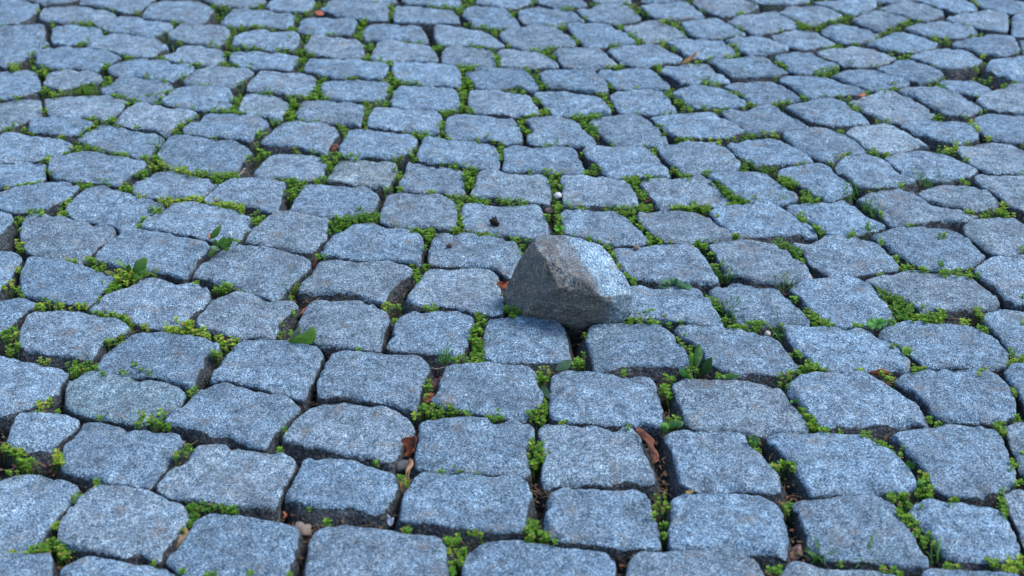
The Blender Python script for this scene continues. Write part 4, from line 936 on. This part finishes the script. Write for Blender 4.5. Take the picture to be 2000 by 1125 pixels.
# ------------------------------------------------------------------ broad leaves, grass tufts, debris
def sheet(pts, col, bulge=0.0, rough=0.0, thick=0.0004, seed=1, rings=7, n=40, col2=None, name='leaf'):
    """a leaf from its outline (photo px + height); a slightly wavy sheet with real thickness"""
    P = np.array([unproj(a, b, c) for a, b, c in pts])
    d = np.vstack([P, P[:1]]); s = np.concatenate([[0], np.cumsum(np.linalg.norm(np.diff(d, axis=0), axis=1))])
    t = np.linspace(0, s[-1], n, endpoint=False)
    O = np.stack([np.interp(t, s, d[:, k]) for k in range(3)], -1)
    O = (O + np.roll(O, 1, 0) * .35 + np.roll(O, -1, 0) * .35) / 1.7
    c = O.mean(0); nn = np.zeros(3)
    for i in range(n): nn += np.cross(O[i] - c, O[(i + 1) % n] - c)
    nn /= np.linalg.norm(nn); nn = nn if nn[2] > 0 else -nn
    V = [c + nn * bulge]
    for k in range(1, rings + 1):
        q = k / rings
        V += list(c + (O - c) * q + nn * bulge * (1 - q * q))
    V = np.array(V)
    if rough: V = V + nn * (rough * vnoise(V, 130, seed) + rough * .5 * vnoise(V, 330, seed + 1))[:, None]
    F = [(0, 1 + i, 1 + (i + 1) % n) for i in range(n)]
    for k in range(rings - 1):
        a = 1 + k * n
        F += [(a + i, a + n + i, a + n + (i + 1) % n, a + (i + 1) % n) for i in range(n)]
    # underside
    m = len(V); V = np.vstack([V, V - nn * thick])
    F += [tuple(x + m for x in f[::-1]) for f in F]
    a = 1 + (rings - 1) * n
    F += [(a + i, a + i + m, a + (i + 1) % n + m, a + (i + 1) % n) for i in range(n)]
    tn = np.tile(np.asarray(col, float), (len(V), 1))
    if col2 is not None:
        w = np.clip(vnoise(V, 90, seed + 5) * 1.6 + .4, 0, 1)[:, None]; tn = tn * (1 - w) + np.asarray(col2) * w
    return V, F, tn

def sheet_obj(name, specs, mat, **kw):
    """first spec is the thing; further specs are children (parts)"""
    root = None
    for i, (pname, pts, opt) in enumerate(specs):
        V, F, tn = sheet(pts, **opt)
        if i == 0: c0 = V.mean(0)
        me = mesh_np(pname, V - c0, F); cattr(me, 'tone', tn)
        if root is None:
            if len(specs) > 1:
                root = bpy.data.objects.new(name, None); COL.objects.link(root); root.location = c0
                for k, v in (('label', kw.get('label')), ('category', kw.get('cat')), ('group', kw.get('group'))):
                    if v: root[k] = v
                link(pname, me, mat, root)
            else: root = link(name, me, mat, None, c0, **kw)
        else: link(pname, me, mat, root)
    return root

FRESH = (0.085, 0.21, 0.018); FRESH2 = (0.13, 0.27, 0.03); RUST = (0.24, 0.065, 0.03); RUST2 = (0.10, 0.03, 0.018); TAN = (0.42, 0.24, 0.12)
# folded green leaf
sheet_obj('fallen_leaf', [
    ('blade', [(562, 668, .004), (572, 660, .008), (586, 653, .012), (600, 646, .017), (612, 635, .022), (617, 645, .022), (618, 655, .017), (614, 666, .011), (606, 673, .006), (590, 671, .004), (574, 671, .002)], dict(col=FRESH, col2=FRESH2, bulge=.002, rough=.0006, seed=3)),
    ('folded_half', [(562, 667, .005), (568, 654, .012), (577, 645, .017), (585, 635, .024), (588, 642, .024), (585, 652, .018), (575, 659, .011)], dict(col=(0.15, 0.20, 0.10), bulge=.001, rough=.0005, seed=4)),
    ('stalk', [(562, 669, .003), (560, 664, .004), (564, 660, .004), (566, 664, .004)], dict(col=(.2, .2, .08), n=12, rings=2)),
], M_LEAF, label='bright green fallen leaf, folded, lying between two cobblestones', cat='leaf')

def leafpoly(u0, v0, z0, u1, v1, z1, w, belly=.45, serr=0.0):
    """outline of a pointed leaf from base to tip, w = half width in px"""
    a, b = [], []; dx, dy = u1 - u0, v1 - v0; L = math.hypot(dx, dy); nx, ny = -dy / L, dx / L
    for i in range(1, 9):
        t = i / 9; ww = w * (math.sin(math.pi * t ** (math.log(.5) / math.log(belly)))) ** .8 * (1 + (serr if i % 2 else -serr))
        x, y, z = u0 + dx * t, v0 + dy * t, z0 + (z1 - z0) * t
        a.append((x + nx * ww, y + ny * ww, z)); b.append((x - nx * ww, y - ny * ww, z))
    return [(u0, v0, z0)] + a + [(u1, v1, z1)] + b[::-1]

def broad_plant(name, leaves, label, cat='plant', col=FRESH, col2=FRESH2, extras=None, group=None):
    specs = []
    for i, l in enumerate(leaves):
        c = l[8] if len(l) > 8 else col
        specs.append(('leaf', leafpoly(*l[:8]), dict(col=c, col2=(np.array(c) * 1.5 if len(l) > 8 else col2), bulge=.0012, rough=.0007, seed=20 + i, n=30, rings=5)))
    r = sheet_obj(name, specs, M_LEAF, label=label, cat=cat, group=group)
    if extras:
        v = Veg(); extras(v); V = np.vstack(v.v) - np.array(r.location)
        me = mesh_np('stem', V, v.f, smooth=False); cattr(me, 'tone', np.vstack(v.c)); link('stem', me, M_LEAF, r)
    return r

def stems_to(pts, root_, w=.0007, col=(0.12, .2, .04)):
    def f(v):
        a = unproj(*root_)
        for p in pts:
            b = unproj(*p); m = (a + b) / 2 + np.array([0, 0, .003]); v.stem(a, m, w, col); v.stem(m, b, w, col)
    return f
def flower_head(v):
    stems_to([(444, 470, .02), (452, 462, .03), (451, 458, .034), (436, 475, .012)], (434, 488, -.005))(v)
    for i in range(16):
        a = uni(0, 6.28); d = np.array([math.cos(a), math.sin(a), uni(.2, 1.4)])
        v.leaf(unproj(452 + uni(-2, 2), 457 + uni(-3, 3), .034), d, .0026, .0016, (.75, .78, .6), .3)
broad_plant('flowering_weed', [
    (411, 467, .010, 432, 439, .032, 6.5, .42), (409, 470, .010, 407, 452, .018, 3.5, .5, (.32, .20, .14)), (424, 482, .008, 441, 462, .026, 6, .5),
    (434, 486, .010, 446, 464, .026, 5.5, .5), (440, 484, .012, 455, 463, .028, 5, .5), (416, 478, .004, 424, 468, .012, 5, .5),
    (452, 468, .016, 471, 471, .016, 2.6, .5), (410, 482, .006, 430, 488, .010, 5, .5, (.15, .25, .12)), (408, 503, -.002, 420, 486, .012, 4.5, .5),
    (436, 488, .006, 449, 484, .012, 4, .5)],
    'pointed-leaved weed with a small white flower head beside a left cobblestone', extras=flower_head)
broad_plant('broadleaf_weed', [
    (258, 531, .002, 288, 503, .026, 10, .55), (262, 533, .002, 287, 522, .016, 8.5, .5), (255, 528, .002, 222, 506, .022, 4.5, .45, (.10, .20, .08)),
    (250, 535, .000, 252, 515, .016, 5, .5), (270, 540, .000, 296, 532, .008, 5, .5), (290, 532, .004, 314, 525, .010, 3.6, .5, (.14, .2, .12)),
    (226, 536, -.002, 203, 530, .002, 5, .5, (.14, .16, .03)), (258, 540, 0, 280, 538, .006, 6, .5)],
    'broad-leaved green plant growing over the light weeds in the left joint', extras=stems_to([(258, 531, .004), (262, 534, .004)], (256, 545, -.015)))
broad_plant('jagged_weed', [
    (1360, 722, .000, 1366, 670, .020, 9, .55, (.035, .10, .02)), (1372, 735, -.004, 1389, 697, .022, 9.5, .5, (.025, .085, .018)), (1352, 720, -.004, 1347, 690, .010, 4, .5),
    (1343, 738, .000, 1327, 720, .014, 6, .5, (.03, .12, .02)), (1340, 738, .0, 1352, 734, .006, 5, .5)],
    'dark green plant with large jagged leaves in the joint right of centre', extras=stems_to([(1361, 720, .002), (1372, 732, 0)], (1366, 740, -.018)))
broad_plant('small_weed', [(1408, 735, .002, 1448, 733, .006, 4.5, .4, (.035, .12, .025)), (1424, 738, .002, 1406, 733, .004, 3.5, .5), (1420, 738, .004, 1428, 727, .010, 3, .5)],
    'small flat dark-leaved weed in front of a cobblestone right of the jagged plant')
broad_plant('upright_leaf', [(1083, 724, .0, 1117, 704, .014, 9.5, .55, (.07, .12, .055))],
    'single dull green leaf lying across the joint below the loose stone', cat='leaf')
broad_plant('tucked_leaf', [(1058, 752, .0, 1071, 778, -.002, 8.5, .45, (.025, .07, .03))],
    'dark green leaf tucked down the upright joint below the pale rosette', cat='leaf')
broad_plant('clover_weed', [
    (1312, 556, .004, 1288, 545, .010, 5, .5, (.10, .22, .11)), (1312, 556, .004, 1304, 545, .012, 5, .5, (.09, .2, .1)), (1315, 556, .004, 1312, 541, .014, 5, .55, (.10, .22, .11)),
    (1316, 556, .004, 1323, 543, .012, 5.5, .5, (.09, .2, .1)), (1318, 557, .004, 1335, 549, .010, 6, .5, (.08, .2, .09)), (1310, 558, .002, 1284, 558, .004, 4, .5, (.07, .18, .08)),
    (1330, 559, .002, 1352, 560, .004, 6, .55, (.05, .16, .06)), (1322, 559, .002, 1338, 556, .006, 5, .5, (.06, .17, .06))],
    'bluish-green round-leaved weed on the row joint right of the loose stone', extras=stems_to([(1314, 556, .004)], (1318, 562, -.015)))
def ros(cx, cy, s, n, c, z=.010):
    out = []
    for i in range(n):
        a = 6.283 * i / n + uni(-.2, .2); l = s * uni(.8, 1.15)
        out.append((cx, cy, z * .4, cx + math.cos(a) * l, cy - 3 + math.sin(a) * l * .55, z * uni(.7, 1.4), s * .22, .6, tuple(np.array(c) * uni(.8, 1.3))))
    return out
broad_plant('rosette_weed', ros(1713, 634, 21, 12, (.07, .21, .04)), 'star-shaped green rosette in the joint at the right')
broad_plant('narrow_leaf_weed', ros(1092, 448, 12, 8, (.10, .26, .03)), 'small star-shaped weed in the dark joint just above the loose stone')
broad_plant('paired_leaf_weed', [(1776, 915, .0, 1772, 899, .010, 6, .6, (.05, .16, .03)), (1780, 918, .0, 1784, 902, .010, 5, .6, (.05, .16, .03)), (1800, 950, 0, 1792, 940, .008, 5.5, .6, (.05, .16, .04))],
    'pair of round dark leaves in the slanting joint near the lower right edge')
broad_plant('round_leaf_weed', [(1548, 788, .0, 1560, 780, .008, 4.5, .6, (.06, .17, .05)), (1550, 788, 0, 1543, 783, .008, 4, .6, (.06, .17, .05))],
    'two-leaved seedling in the joint left of the widest right cobblestone')
broad_plant('dock_seedling', [(1460, 866, .0, 1484, 856, .008, 6, .5, (.03, .10, .025)), (1466, 872, 0, 1478, 862, .006, 4, .5)],
    'small dark seedling at the corner of a lower right cobblestone')
broad_plant('pale_leaf_weed', [(1306, 836, 0, 1292, 826, .008, 4.5, .6, (.08, .22, .05)), (1310, 838, 0, 1318, 822, .010, 6.5, .6, (.08, .2, .06)), (1322, 836, 0, 1332, 822, .008, 6, .6, (.10, .2, .07)), (1304, 842, 0, 1302, 830, .006, 4, .6, (.07, .22, .04))],
    'pale round-leaved weed with a brown tip in the joint below the jagged plant')
broad_plant('edge_leaf_weed', [(1843, 522, .0, 1832, 508, .012, 6, .5, (.05, .15, .03))], 'single green leaf beside the right cobblestones above the dark mat', cat='leaf')

def tuft(cx, cy, n, L, label, spread=1.0, r=6):
    v = Veg()
    for _ in range(n):
        for _t in range(20):
            bu, bv = cx + uni(-r, r), cy + uni(-r * .7, r * .7)
            if in_joint(bu, bv): break
        b = unproj(bu, bv, -.010); a = uni(0, 6.28); l = L * uni(.4, 1.0)
        tip = b + np.array([math.cos(a) * l * spread * uni(.4, .9), math.sin(a) * l * spread * .6, l * uni(.2, .75)])
        v.blade(b, tip, uni(.0014, .0026), tone('g') * .95, l * .18)
    v.build('grass_tuft', M_LEAF, label=label, cat='grass', group='grass tufts in the joints')
tuft(1600, 1102, 10, .036, 'blurred grass tuft at the bottom edge between the two lower right cobblestones', 1.3, 10)
tuft(1690, 1108, 8, .034, 'thin grass blades in front of the lower right cobblestone', 1.4, 16)
tuft(572, 574, 12, .032, 'fine blue-green grass tuft at the right end of a left cobblestone', .9, 5)
tuft(1518, 658, 10, .032, 'arching grass tuft between two cobblestones right of the branching sprig', 1.2, 9)
tuft(1425, 612, 16, .036, 'long grass blades in the slanting joint right of the loose stone', 1.0, 12)
tuft(1408, 548, 8, .030, 'grass tuft right of the bluish weed on the row joint', 1.0, 10)
tuft(313, 305, 9, .032, 'few tall grass blades beside a cobblestone in the upper left', .8, 6)
def feathery(v0=None):
    v = Veg()
    for (u, w, z) in ((874, 668, .026), (882, 683, .016), (862, 690, .014), (892, 700, .01), (856, 703, .008)):
        a = unproj(870, 712, -.006); b = unproj(u, w, z); v.stem(a, b, .0006, GREEN)
        for i in range(14):
            q = .25 + .75 * i / 14; p = a + (b - a) * q; an = uni(0, 6.28)
            v.leaf(p, np.array([math.cos(an), math.sin(an), .6]), uni(.004, .007), .0016, np.array([.07, .22, .05]) * uni(.8, 1.3), .2)
    v.build('feathery_weed', M_LEAF, label='upright narrow-leaved weed in front of the cobblestone below the centre', cat='weed')
feathery()

# dead leaves
DL = [
 ('dead_leaf', 'long curled red-brown leaf hanging into the joint at the lower centre right', [(1240, 836, .004), (1252, 836, .006), (1266, 846, .006), (1274, 858, .004), (1278, 872, .0), (1286, 884, .0), (1284, 898, -.003), (1273, 909, -.006), (1274, 896, -.008), (1278, 885, -.010), (1268, 878, -.006), (1262, 866, 0), (1252, 850, .003)], dict(col=(.27, .10, .055), col2=(.13, .045, .028), rough=.0035, seed=61, bulge=.002)),
 ('dead_leaf', 'crumpled rust-red leaf standing in the joint at the lower centre left', [(787, 858, .0), (798, 852, .006), (813, 851, .006), (814, 864, .002), (811, 882, -.004), (803, 890, -.010), (790, 893, -.014), (790, 876, -.008)], dict(col=RUST, col2=(.13, .04, .025), rough=.006, seed=63)),
 ('dead_leaf', 'withered tan leaf in the joint below the rust-red one', [(797, 898, -.004), (806, 896, .0), (808, 908, -.003), (800, 926, -.005), (796, 948, -.010), (786, 966, -.014), (774, 962, -.014), (773, 938, -.008), (781, 931, -.006), (792, 930, -.006), (796, 914, -.006)], dict(col=TAN, col2=(.28, .13, .07), rough=.003, seed=65)),
 ('dead_leaf', 'pale pinkish-brown leaf scrap low in the joint at the bottom right', [(1542, 1076, -.010), (1556, 1064, -.004), (1566, 1064, -.002), (1568, 1084, -.008), (1562, 1092, -.012), (1542, 1092, -.014)], dict(col=(.36, .19, .13), col2=(.25, .12, .08), rough=.003, seed=67)),
 ('dead_leaf', 'orange-red leaf scrap against the left side of the loose stone', [(970, 553, .0), (977, 548, .004), (984, 552, .004), (993, 548, .004), (990, 560, 0), (985, 565, -.002), (974, 567, -.006)], dict(col=(.42, .12, .05), col2=(.30, .07, .03), rough=.0022, seed=69)),
 ('dead_leaf', 'reddish leaf bit in the joint right of the folded green leaf', [(585, 615, -.004), (594, 602, .0), (602, 597, .002), (601, 606, -.002), (592, 618, -.008), (584, 626, -.012)], dict(col=(.27, .12, .085), col2=(.14, .06, .04), rough=.0025, seed=71)),
 ('dead_leaf', 'small brown leaf bit at the corner above the fine grass tuft', [(607, 511, -.004), (613, 507, 0), (620, 508, 0), (618, 517, -.006), (612, 522, -.010)], dict(col=(.22, .09, .06), rough=.002, seed=73)),
 ('dead_leaf', 'rust-orange dead leaf in the row joint near the right edge', [(1697, 728, .0), (1706, 722, .003), (1722, 719, .005), (1736, 722, .004), (1738, 730, .0), (1724, 734, -.004), (1706, 732, -.004)], dict(col=(.36, .12, .055), col2=(.20, .06, .03), rough=.003, seed=75)),
 ('dead_leaf', 'second rust scrap just below the rust-orange dead leaf', [(1720, 744, -.002), (1732, 748, .001), (1742, 754, -.002), (1734, 756, -.006), (1724, 750, -.006)], dict(col=(.32, .12, .06), rough=.002, seed=77)),
 ('dead_leaf', 'brown curled leaf in the hole between two upper left cobblestones', [(643, 290, .0), (648, 282, .006), (660, 282, .004), (662, 288, 0), (655, 296, -.006), (644, 300, -.010)], dict(col=(.26, .12, .08), col2=(.12, .05, .03), rough=.003, seed=79)),
 ('dead_leaf', 'red leaf chip blurred at the top edge left of centre', [(614, 24, .002), (621, 20, .004), (632, 22, .004), (632, 29, 0), (621, 31, 0)], dict(col=(.42, .12, .06), rough=.002, seed=81)),
 ('dead_leaf', 'narrow orange leaf sliver sticking up in the far upper right', [(1328, 124, .0), (1338, 117, .006), (1350, 108, .014), (1361, 100, .022), (1362, 105, .020), (1352, 117, .008), (1338, 125, .0)], dict(col=(.50, .24, .11), rough=.001, seed=83)),
 ('dead_leaf', 'rust scrap in the far right joint', [(1674, 186, 0), (1682, 181, .003), (1692, 183, .002), (1686, 189, 0)], dict(col=(.42, .17, .10), rough=.001, seed=85)),
 ('dead_leaf', 'rust-red leaf scraps at the foot of the green band in the lower middle', [(826, 780, -.006), (838, 766, -.002), (850, 768, -.002), (842, 782, -.008), (834, 790, -.010)], dict(col=(.24, .07, .04), col2=(.1, .035, .02), rough=.003, seed=87)),
 ('dead_leaf', 'dark purple-brown crumpled leaf in the joint left of a lower centre cobblestone', [(838, 752, -.006), (848, 740, -.002), (860, 742, -.002), (858, 758, -.008), (846, 764, -.010)], dict(col=(.10, .05, .045), rough=.003, seed=89)),
 ('dead_leaf', 'small orange leaf bit in the dark joint of the upper right', [(1259, 392, -.004), (1268, 386, .0), (1272, 390, 0), (1264, 395, -.005)], dict(col=(.30, .11, .06), rough=.002, seed=91)),
 ('dead_leaf', 'yellow-brown scrap on the back edge of a lower right cobblestone', [(1338, 960, .004), (1345, 956, .006), (1356, 958, .005), (1350, 963, .004), (1341, 965, .003)], dict(col=(.30, .22, .07), rough=.001, seed=93)),
 ('petal', 'white petal scrap deep in the joint at the bottom centre left', [(750, 1005, -.010), (757, 1004, -.006), (762, 1012, -.006), (770, 1010, -.006), (768, 1026, -.012), (760, 1028, -.014), (757, 1014, -.010)], dict(col=(.75, .78, .82), rough=.002, seed=95)),
]
for nm, lab, pts, opt in DL:
    sheet_obj(nm, [(nm, pts, opt)], M_DEAD, label=lab, cat='leaf' if nm == 'dead_leaf' else 'petal', group='dead leaf scraps in the joints' if nm == 'dead_leaf' else None)

def pebble(u, v, z, r, col, label=None, squash=.7, seed=1, name='pebble', cat='pebble', rough=.25, collect=None):
    n, m = 10, 7; V = [(0, 0, 1)]
    for i in range(1, m):
        for j in range(n):
            a, b = math.pi * i / m, 6.2832 * j / n; V.append((math.sin(a) * math.cos(b), math.sin(a) * math.sin(b), math.cos(a)))
    V.append((0, 0, -1)); V = np.array(V)
    V = V * (1 + rough * vnoise(V, 1.7, seed) + rough * .5 * vnoise(V, 4, seed + 3))[:, None] * [r, r * .85, r * squash]
    F = [(0, 1 + j, 1 + (j + 1) % n) for j in range(n)]
    for i in range(m - 2):
        a = 1 + i * n; F += [(a + j, a + n + j, a + n + (j + 1) % n, a + (j + 1) % n) for j in range(n)]
    a = 1 + (m - 2) * n; F += [(a + j, len(V) - 1, a + (j + 1) % n) for j in range(n)]
    me = mesh_np(name, V, F); cattr(me, 'tone', col)
    link(name, me, M_GRIT, None, unproj(u, v, z), label=label, cat=cat)
pebble(1090, 382, .001, .0052, (.60, .57, .55), 'pale round pebble in the dark joint above the loose stone', .8, 3)
pebble(1243, 484, .004, .0042, (.16, .13, .11), 'small brown-grey pebble on the corner behind the loose stone', .7, 5)
pebble(1075, 412, -.006, .007, (.16, .11, .08), 'brown clod in the joint below the pale pebble', .6, 7, name='soil_clod', cat='soil')
pebble(965, 433, .004, .0052, (.02, .014, .012), 'black jagged dry seed head on a cobblestone above the centre', 1.1, 9, name='seed_head', cat='seed', rough=.9)
pebble(878, 481, .004, .0030, (.05, .035, .03), 'tiny dark crumb on the cobblestone left of the loose stone', .8, 11, name='crumb', cat='crumb', rough=.6)
pebble(1127, 539, .058, .0028, (.07, .03, .025), 'dark red-brown crumb on the brown face of the loose stone', .5, 13, name='crumb', cat='crumb', rough=.6)
pebble(350, 1052, -.010, .013, (.30, .20, .12), 'tan gravel lump in the joint at the bottom left', .6, 15, name='gravel_lump', cat='stone', rough=.5)
pebble(590, 1036, -.010, .010, (.22, .17, .13), 'grey-brown gravel lump in the bottom joint between two big cobblestones', .7, 17, name='gravel_lump', cat='stone', rough=.5)
pebble(785, 912, -.012, .009, (.10, .10, .10), 'dark grey stone chip beside the withered tan leaf', .7, 19, name='stone_chip', cat='stone', rough=.4)
pebble(1499, 652, -.006, .004, (.45, .40, .38), 'pale pebble at the root of the arching grass tuft', .8, 21)

def twig(a, b, w, col, label):
    v = Veg(); A, B = unproj(*a), unproj(*b); pts = [A + (B - A) * t + np.array([0, 0, .001 * math.sin(t * 9)]) for t in np.linspace(0, 1, 6)]
    for p, q in zip(pts[:-1], pts[1:]): v.stem(p, q, w, col)
    v.build('twig', M_DEAD, label=label, cat='twig')
twig((466, 344, .0), (479, 329, .006), .0011, (.42, .36, .26), 'straw-coloured stick leaning in the dark hole of the upper left')
twig((1449, 462, .001), (1488, 474, .002), .0009, (.30, .21, .16), 'thin reddish straw lying along a joint right of centre')
twig((838, 720, -.002), (868, 719, .0), .0005, (.34, .30, .25), 'pale dry stalk crossing the joint below the feathery weed')
twig((1182, 478, .006), (1196, 462, .012), .0006, (.45, .36, .27), 'dry curled grass stalk behind the loose stone')

# fine litter and grit on the soil
def litter():
    v = Veg(); n = 0
    while n < 8200:
        u, w = uni(0, 2000), uni(0, 1125)
        if not in_joint(u, w): continue
        p = unproj(u, w + 6, uni(-.022, -.010)); a = uni(0, 6.28); k = rnd()
        if k < .45:
            L = uni(.003, .011); d = np.array([math.cos(a) * L, math.sin(a) * L, uni(-.002, .004)])
            v.stem(p, p + d, uni(.0003, .0007), BRN * uni(.5, 2.2))
        elif k < .8:
            d = np.array([math.cos(a), math.sin(a), uni(-.2, .6)])
            v.leaf(p, d, uni(.003, .007), uni(.002, .004), (BRN if rnd() < .7 else np.array([.2, .07, .04])) * uni(.4, 1.7), .4)
        else:
            r = uni(.0008, .0022); c = np.array([1.1, 1.0, .85]) * uni(.05, .32); q = [np.array([uni(-1, 1), uni(-1, 1), uni(-1, 1)]) for _ in range(4)]
            v.add([p + x * r for x in q], [(0, 1, 2), (0, 2, 3), (0, 3, 1), (1, 3, 2)], c)
        n += 1
    v.build('joint_debris', M_DEAD, kind='stuff', label='brown bits of dry plants and grit on the soil in the joints')
litter()
# crumbs lying on the cobblestones
cr = Veg()
for _ in range(650):
    u, w = uni(150, 1843), uni(200, 1100)
    if in_joint(u, w): continue
    p = unproj(u, w, .0022); r = uni(.0004, .0011); q = [np.array([uni(-1, 1), uni(-1, 1), uni(-.6, .6)]) for _ in range(4)]
    cr.add([p + x * r for x in q], [(0, 1, 2), (0, 2, 3), (0, 3, 1), (1, 3, 2)], BRN * uni(.3, 1.2))
cr.build('surface_crumbs', M_DEAD, kind='stuff', label='tiny dark crumbs of soil lying on the cobblestones')
